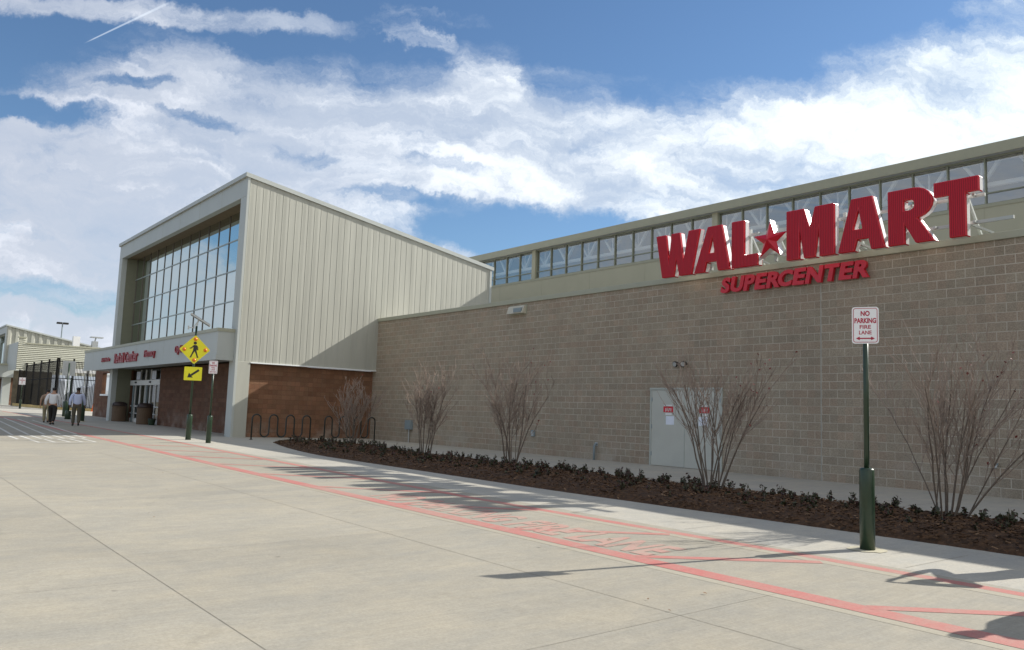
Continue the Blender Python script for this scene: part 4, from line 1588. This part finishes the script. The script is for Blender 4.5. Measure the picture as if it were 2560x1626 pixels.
# ------------------------------------------------------------------ people
def skin_obj(name, chains, m_, parent, lv=2, root=0):
    """chains: list of (index_a, index_b); points: list of (pos, radius)"""
    pts, edges = chains
    me = bpy.data.meshes.new(name)
    me.from_pydata([p for p, r in pts], edges, [])
    o_ = bpy.data.objects.new(name, me)
    COL.objects.link(o_)
    sk = o_.modifiers.new('skin', 'SKIN')
    sk.use_smooth_shade = True
    if not me.skin_vertices:
        bpy.context.view_layer.objects.active = o_
        me.attributes.new
    lay = me.skin_vertices[0].data if me.skin_vertices else None
    for i, (p, r) in enumerate(pts):
        rr_ = r if hasattr(r, '__len__') else (r, r)
        lay[i].radius = rr_
        lay[i].use_root = (i == root)
    sb = o_.modifiers.new('subdivision', 'SUBSURF')
    sb.levels = lv
    sb.render_levels = lv
    dg = bpy.context.evaluated_depsgraph_get()
    me2 = bpy.data.meshes.new_from_object(o_.evaluated_get(dg))
    bpy.data.objects.remove(o_)
    me2.name = name
    me2.materials.clear()
    me2.materials.append(MATS[m_])
    for p in me2.polygons:
        p.use_smooth = True
    ob = bpy.data.objects.new(name, me2)
    COL.objects.link(ob)
    ob.parent = parent
    return ob


def person(label, x, y, rz, H, shirt, trousers, skin='skin', stride=0.28, arms=None, sleeves='long', hair_m='hair', group='people walking to the entrance'):
    """figure facing local +Y, height about 1.78 scaled to H"""
    t = empty('person', label, 'person', (x, y, gz(x, y)), rz, group)
    s = stride
    hipL, hipR = (-0.095, 0, 0.93), (0.095, 0, 0.93)
    kL, kR = (-0.10, s*0.55+0.03, 0.50), (0.10, -s*0.30+0.04, 0.50)
    aL, aR = (-0.10, s*0.95, 0.09), (0.10, -s*1.0, 0.13)
    tL, tR = (-0.11, s*0.95+0.17, 0.035), (0.11, -s*1.0+0.15, 0.04)
    shL, shR = (-0.195, 0.0, 1.43), (0.195, 0.0, 1.43)
    if arms is None:
        eL, wL = (-0.26, -0.10, 1.17), (-0.27, -0.06, 0.93)
        eR, wR = (0.26, 0.06, 1.17), (0.28, 0.16, 0.95)
    else:
        eL, wL, eR, wR = arms
    pts = [((0, 0, 0.97), (0.165, 0.115)), ((0, 0, 1.12), (0.15, 0.11)), ((0, 0.0, 1.32), (0.175, 0.115)), ((0, 0.0, 1.46), (0.10, 0.085)), ((0, 0.015, 1.53), 0.055),
           ((0, 0.035, 1.60), (0.070, 0.080)), ((0, 0.035, 1.70), (0.078, 0.095)), ((0, 0.025, 1.77), (0.05, 0.06)),
           (shL, 0.060), (eL, 0.043), (wL, 0.028), (shR, 0.060), (eR, 0.043), (wR, 0.028),
           (hipL, 0.090), (kL, 0.060), (aL, 0.040), (tL, 0.035), (hipR, 0.090), (kR, 0.060), (aR, 0.040), (tR, 0.035),
           ((0, 0.125, 1.655), 0.014)]
    ed = [(0, 1), (1, 2), (2, 3), (3, 4), (4, 5), (5, 6), (6, 7), (3, 8), (8, 9), (9, 10), (3, 11), (11, 12), (12, 13), (0, 14), (14, 15), (15, 16), (16, 17), (0, 18), (18, 19), (19, 20), (20, 21), (5, 22)]
    for wi, ei, sgn in ((10, 9, -1), (13, 12, 1)):
        wv_, ev_ = Vector(pts[wi][0]), Vector(pts[ei][0])
        dv = (wv_-ev_).normalized()
        sd_ = Vector((0, 1, 0))-dv*dv.y
        sd_.normalize()
        pm = wv_+dv*0.055
        ip = len(pts)
        pts.append((tuple(pm), (0.022, 0.034)))
        ed.append((wi, ip))
        for k_, L in enumerate((0.075, 0.085, 0.08, 0.062)):
            base_ = pm+dv*0.04+sd_*(0.024-0.016*k_)
            tip_ = base_+dv*L*0.8+Vector((-sgn*0.02, 0, 0))
            ib = len(pts)
            pts.append((tuple(base_), 0.0095))
            pts.append((tuple(tip_), 0.0075))
            ed += [(ip, ib), (ib, ib+1)]
        ib = len(pts)
        th = pm+sd_*0.045+dv*0.02
        pts.append((tuple(th), 0.010))
        pts.append((tuple(th+dv*0.04+sd_*0.012), 0.008))
        ed += [(ip, ib), (ib, ib+1)]
    skin_obj('body', (pts, ed), skin, t)
    # shirt
    p2 = [((0, 0, 0.94), (0.185, 0.14)), ((0, 0, 1.12), (0.178, 0.135)), ((0, 0.0, 1.32), (0.20, 0.14)), ((0, 0.0, 1.455), (0.115, 0.10)), ((0, 0.01, 1.50), (0.07, 0.07)),
          (shL, 0.078), (eL, 0.062), (shR, 0.078), (eR, 0.062)]
    e2 = [(0, 1), (1, 2), (2, 3), (3, 4), (3, 5), (5, 6), (3, 7), (7, 8)]
    if sleeves == 'long':
        p2 += [(tuple(Vector(eL).lerp(Vector(wL), 0.95)), 0.045), (tuple(Vector(eR).lerp(Vector(wR), 0.95)), 0.045)]
        e2 += [(6, 9), (8, 10)]
    skin_obj('shirt', (p2, e2), shirt, t)
    p3 = [((0, 0, 1.0), (0.185, 0.14)), ((0, 0, 0.92), (0.185, 0.145)), (hipL, 0.110), (kL, 0.080), (tuple(Vector(aL)+Vector((0, 0, 0.02))), 0.068), (hipR, 0.110), (kR, 0.080), (tuple(Vector(aR)+Vector((0, 0, 0.02))), 0.068)]
    e3 = [(0, 1), (1, 2), (2, 3), (3, 4), (1, 5), (5, 6), (6, 7)]
    skin_obj('trousers', (p3, e3), trousers, t)
    for a_, t_ in ((aL, tL), (aR, tR)):
        skin_obj('shoe', ([((a_[0], a_[1]-0.05, a_[2]-0.03), 0.045), ((a_[0], a_[1]+0.05, a_[2]-0.035), (0.045, 0.04)), (t_, (0.042, 0.032))], [(0, 1), (1, 2)]), 'black', t)
    skin_obj('hair', ([((0, -0.02, 1.62), (0.070, 0.07)), ((0, -0.005, 1.71), (0.088, 0.090)), ((0, 0.02, 1.775), (0.068, 0.075))], [(0, 1), (1, 2)]), hair_m, t)
    k_ = H/1.84
    t.scale = (k_*1.12, k_*1.12, k_)
    return t


person('man in a white shirt and black trousers walking in the tower shade', -46.5, 7.6, radians(68), 1.90, 'shirt_white', 'trouser_black', stride=0.25, sleeves='long')
person('person in tan top and khaki trousers walking just left of the white shirt', -49.4, 7.80, radians(75), 1.80, 'shirt_tan', 'trouser_khaki', stride=0.22, sleeves='short')
person('man in a pale blue shirt and olive trousers seen from behind', -44.7, 8.34, radians(80), 1.93, 'shirt_blue', 'trouser_olive', 'skin_dark', stride=0.10)
# two bystanders at the right whose shadows fall across the red lines
person('bystander in a dark coat to the right of the near sign, lifting a camera', -3.45, 11.1, radians(140), 1.78, 'cloth_dark', 'trouser_black', stride=0.04,
       arms=((-0.40, 0.10, 1.30), (-0.12, 0.26, 1.60), (0.42, 0.10, 1.32), (0.12, 0.26, 1.60)), group='bystanders')
person('bystander in tan clothes further right on the red fire lane', -2.3, 9.55, radians(130), 1.80, 'shirt_tan', 'trouser_khaki', stride=0.05, group='bystanders')

# ------------------------------------------------------------------ far left: garden centre wing, fence, lamp
gc = empty('garden_centre', 'distant second entrance tower with ribbed metal side and louvred screen wall', 'building', (-108.4, 12.4, 0.4))


def gpart(mb, name, mats, parent=gc):
    return part(mb, name, mats, parent)


GX, GYF = -108.4, 12.4


def gzt(y):
    return 9.35-0.192*(y-GYF)


sd = MB()
y = GYF+0.1
while y < 30:
    y2 = y+0.78
    for (ya, xa), (yb, xb) in (((y, 0.0), (y+0.05, 0.10)), ((y+0.05, 0.10), (y+0.33, 0.10)), ((y+0.33, 0.10), (y+0.38, 0.0)), ((y+0.38, 0.0), (y2, 0.0))):
        sd.quad((GX+xa, ya, 4.0), (GX+xb, yb, 4.0), (GX+xb, yb, gzt(yb)-0.12), (GX+xa, ya, gzt(ya)-0.12))
    y = y2
gpart(sd, 'ribbed_side_wall', 'pale_metal')
rf = MB()
for xa, xb, za_, zb_ in ((GX-24, GX+0.22, -0.14, 0.02),):
    rf.add([(xa, GYF-0.1, gzt(GYF)+za_), (xb, GYF-0.1, gzt(GYF)+za_), (xb, 30, gzt(30)+za_), (xa, 30, gzt(30)+za_), (xa, GYF-0.1, gzt(GYF)+zb_), (xb, GYF-0.1, gzt(GYF)+zb_), (xb, 30, gzt(30)+zb_), (xa, 30, gzt(30)+zb_)],
           [(0, 3, 2, 1), (4, 5, 6, 7), (0, 1, 5, 4), (1, 2, 6, 5), (2, 3, 7, 6), (3, 0, 4, 7)])
gpart(rf, 'roof', 'frame_metal')
gpart(MB().box(GX-24, GX, GYF, GYF+0.3, 8.45, 9.2).box(GX-0.9, GX-0.001, GYF, GYF+0.3, 3.5, 8.45).box(GX-24, GX-23.2, GYF, GYF+0.3, 3.5, 8.45), 'front_frame', 'frame_metal')
gpart(MB().box(GX-23.1, GX-0.95, GYF+1.2, GYF+1.3, 3.5, 8.8), 'curtain_wall', 'tower_glass')
gpart(MB().box(GX-26, GX+0.9, GYF-0.9, GYF+1.75, 3.45, 4.75), 'canopy', 'frame_metal')
gpart(MB().box(GX-26.1, GX+1.0, GYF-1.0, GYF+1.8, 4.751, 4.95), 'canopy_flashing', 'coping_metal')
gpart(MB().box(GX-24, GX-0.3, GYF+0.9, GYF+1.6, -0.2, 3.44), 'brick_wall', 'red_block_front')
gpart(MB().box(GX-0.9, GX+0.05, GYF+0.1, GYF+0.88, -0.2, 3.44), 'pylon', 'frame_metal')
# louvred screen wall
LX = -101.0
lv = MB()
z = 4.16
while z < 6.95:
    lv.add([(LX, 12.75, z), (LX, 30, z), (LX-0.12, 30, z+0.13), (LX-0.12, 12.75, z+0.13), (LX, 30, z+0.20), (LX, 12.75, z+0.20)], [(0, 1, 2, 3), (3, 2, 4, 5)])
    z += 0.20
z = 6.96
while z < 7.45:
    lv.add([(LX, 12.75, z), (LX, 13.45, z), (LX-0.12, 13.45, z+0.13), (LX-0.12, 12.75, z+0.13), (LX, 13.45, z+0.20), (LX, 12.75, z+0.20)], [(0, 1, 2, 3), (3, 2, 4, 5)])
    z += 0.20
gpart(lv, 'louvred_screen', 'louvre_metal')
gpart(MB().box(GX+0.12, LX-0.13, 12.72, 12.80, 4.16, 7.1).box(LX-0.5, LX-0.13, 12.80, 13.45, 7.0, 7.45), 'screen_return', 'frame_metal')
gpart(MB().box(LX-0.16, LX+0.06, 13.46, 30, 6.965, 7.06).box(LX-0.6, LX+0.06, 12.7, 13.47, 7.56, 7.66), 'screen_cap', 'coping_metal')
gpart(MB().box(LX-3.5, LX-3.3, 13.0, 16.7, 0.0, 4.15), 'shade_backdrop', 'painted_shade')  # added dark sheet, paints the shaded yard interior behind the fence
gpart(MB().box(-105.6, -105.0, 18.6, 19.3, 6.9, 8.4), 'roof_vent', 'white_paint')
vt = MB()
vt.box(-105.7, -105.0, 20.6, 21.2, 6.9, 8.0).bar((-105.4, 20.9, 8.0), (-105.4, 21.0, 8.4), 0.12).box(-105.8, -104.9, 20.4, 21.7, 8.4, 8.52)
gpart(vt, 'roof_fan', 'galv')


# iron fence
def fence(label, A, B, z0a, z0b, z1a, z1b, nposts, group='black iron fences of the garden yard'):
    t = empty('iron_fence', label, 'fence', (A[0], A[1], z0a), 0, group)
    A, B = Vector((*A, 0)), Vector((*B, 0))
    L = (B-A).length
    pk, rl = MB(), MB()
    n_ = int(L/(0.30 if L > 8 else 0.19))
    for i in range(n_+1):
        f_ = i/n_
        p = A.lerp(B, f_)
        zb_, zt_ = z0a+(z0b-z0a)*f_, z1a+(z1b-z1a)*f_
        pk.bar((p.x, p.y, zb_+0.08), (p.x, p.y, zt_-0.05), 0.046, 0.046)
    part(pk, 'picket', 'iron', t)
    t.children[-1]['kind'] = 'stuff'
    for f0 in (0.03, 0.62, 0.97):
        a_ = Vector((A.x, A.y, z0a+(z1a-z0a)*f0))
        b_ = Vector((B.x, B.y, z0b+(z1b-z0b)*f0))
        part(MB().bar(a_, b_, 0.05, 0.07), 'rail', 'iron', t)
    for i in range(nposts):
        f_ = i/(nposts-1)
        p = A.lerp(B, f_)
        zb_, zt_ = z0a+(z0b-z0a)*f_, z1a+(z1b-z1a)*f_
        part(MB().bar((p.x, p.y, zb_-0.3), (p.x, p.y, zt_+0.12), 0.13, 0.13).box(p.x-0.09, p.x+0.09, p.y-0.09, p.y+0.09, zt_+0.121, zt_+0.16), 'fence_post', 'iron', t)


fence('black iron fence run with shade behind it, leading back to the far tower', (-104, 13.5), (-89.15, 14.62), 0.55, 0.34, 4.66, 5.0, 6)
fence('see-through black iron fence run beside the store end, pale goods behind it', (-89, 14.75), (-84, 17.6), 0.34, 0.30, 5.0, 4.72, 4)
# pale things stored behind the fence
cn = empty('yard_canopy', 'white edged open canopy in the yard behind the iron fence', 'canopy', (-97, 16.6, 0.35))
for yy in (16.9, 18.6, 20.3):
    part(MB().box(-97.08, -96.92, yy-0.08, yy+0.08, 0.2, 4.05), 'canopy_post', 'galv', cn)
part(MB().box(-100.0, -96.8, 16.55, 23.5, 4.05, 4.45), 'canopy_roof', 'white_paint', cn)
rr = random.Random(9)
labs = ['tall white wrapped pallet behind the fence, leftmost of the yard goods', 'low white wrapped pallet second along behind the fence', 'white wrapped pallet third along in the fenced yard',
        'pale blue wrapped pallet fourth along in the fenced yard', 'white wrapped pallet nearest the store end behind the fence']
for k in range(5):
    yy = 16.1+k*0.95
    t = empty('wrapped_pallet', labs[k], 'pallet', (-93.5+0.5*k, yy, 0.33), rr.uniform(-0.2, 0.2), 'wrapped pallets in the yard')
    h = [2.9, 1.7, 2.3, 2.6, 2.0][k]
    b = MB()
    prev = None
    b.lathe([(0.60, 0.14), (0.63, 0.3), (0.61, h*0.5), (0.62, h-0.15), (0.5, h)], n=8)
    b.obj('wrapped_load', 'wrap_white', t)
    s_ = MB()
    for q_ in (-0.45, 0, 0.45):
        s_.box(-0.55, 0.55, q_-0.06, q_+0.06, 0.0, 0.10)
    s_.box(-0.55, 0.55, -0.55, 0.55, 0.101, 0.135)
    s_.obj('pallet_base', 'trash_brown', t)
t = empty('traffic_cone', 'small orange cone at the foot of the iron fence', 'cone', (-83.4, 16.9, gz(-83.4, 16.9)))
MB().lathe([(0.17, 0.03), (0.03, 0.7)], n=14).obj('cone_body', 'orange', t)
MB().box(-0.2, 0.2, -0.2, 0.2, 0.0, 0.029).obj('cone_base', 'orange', t)
k_ = MB()
k_.bar((-104, 13.2, 0.48), (-89.0, 14.35, 0.36), 0.18, 0.30).bar((-88.9, 14.4, 0.36), (-83.6, 17.5, 0.34), 0.18, 0.28)
tag(k_.obj('kerb', 'kerb_yellow'), kind='structure')
# distant parking lot lamp
t = empty('lot_lamp', 'distant parking lot lamp with two flat heads above the far roof', 'street lamp', (-150, 24.8, 0.3))
MB().tube([(0, 0, 0), (0, 0, 12.9)], [0.14, 0.09], 8).obj('pole', 'utility_grey', t)
for s_ in (-1, 1):
    MB().box(-0.3, 0.3, s_*0.45-0.40, s_*0.45+0.40, 12.9, 13.2).obj('lamp_head', 'black', t, bevel=0.05)
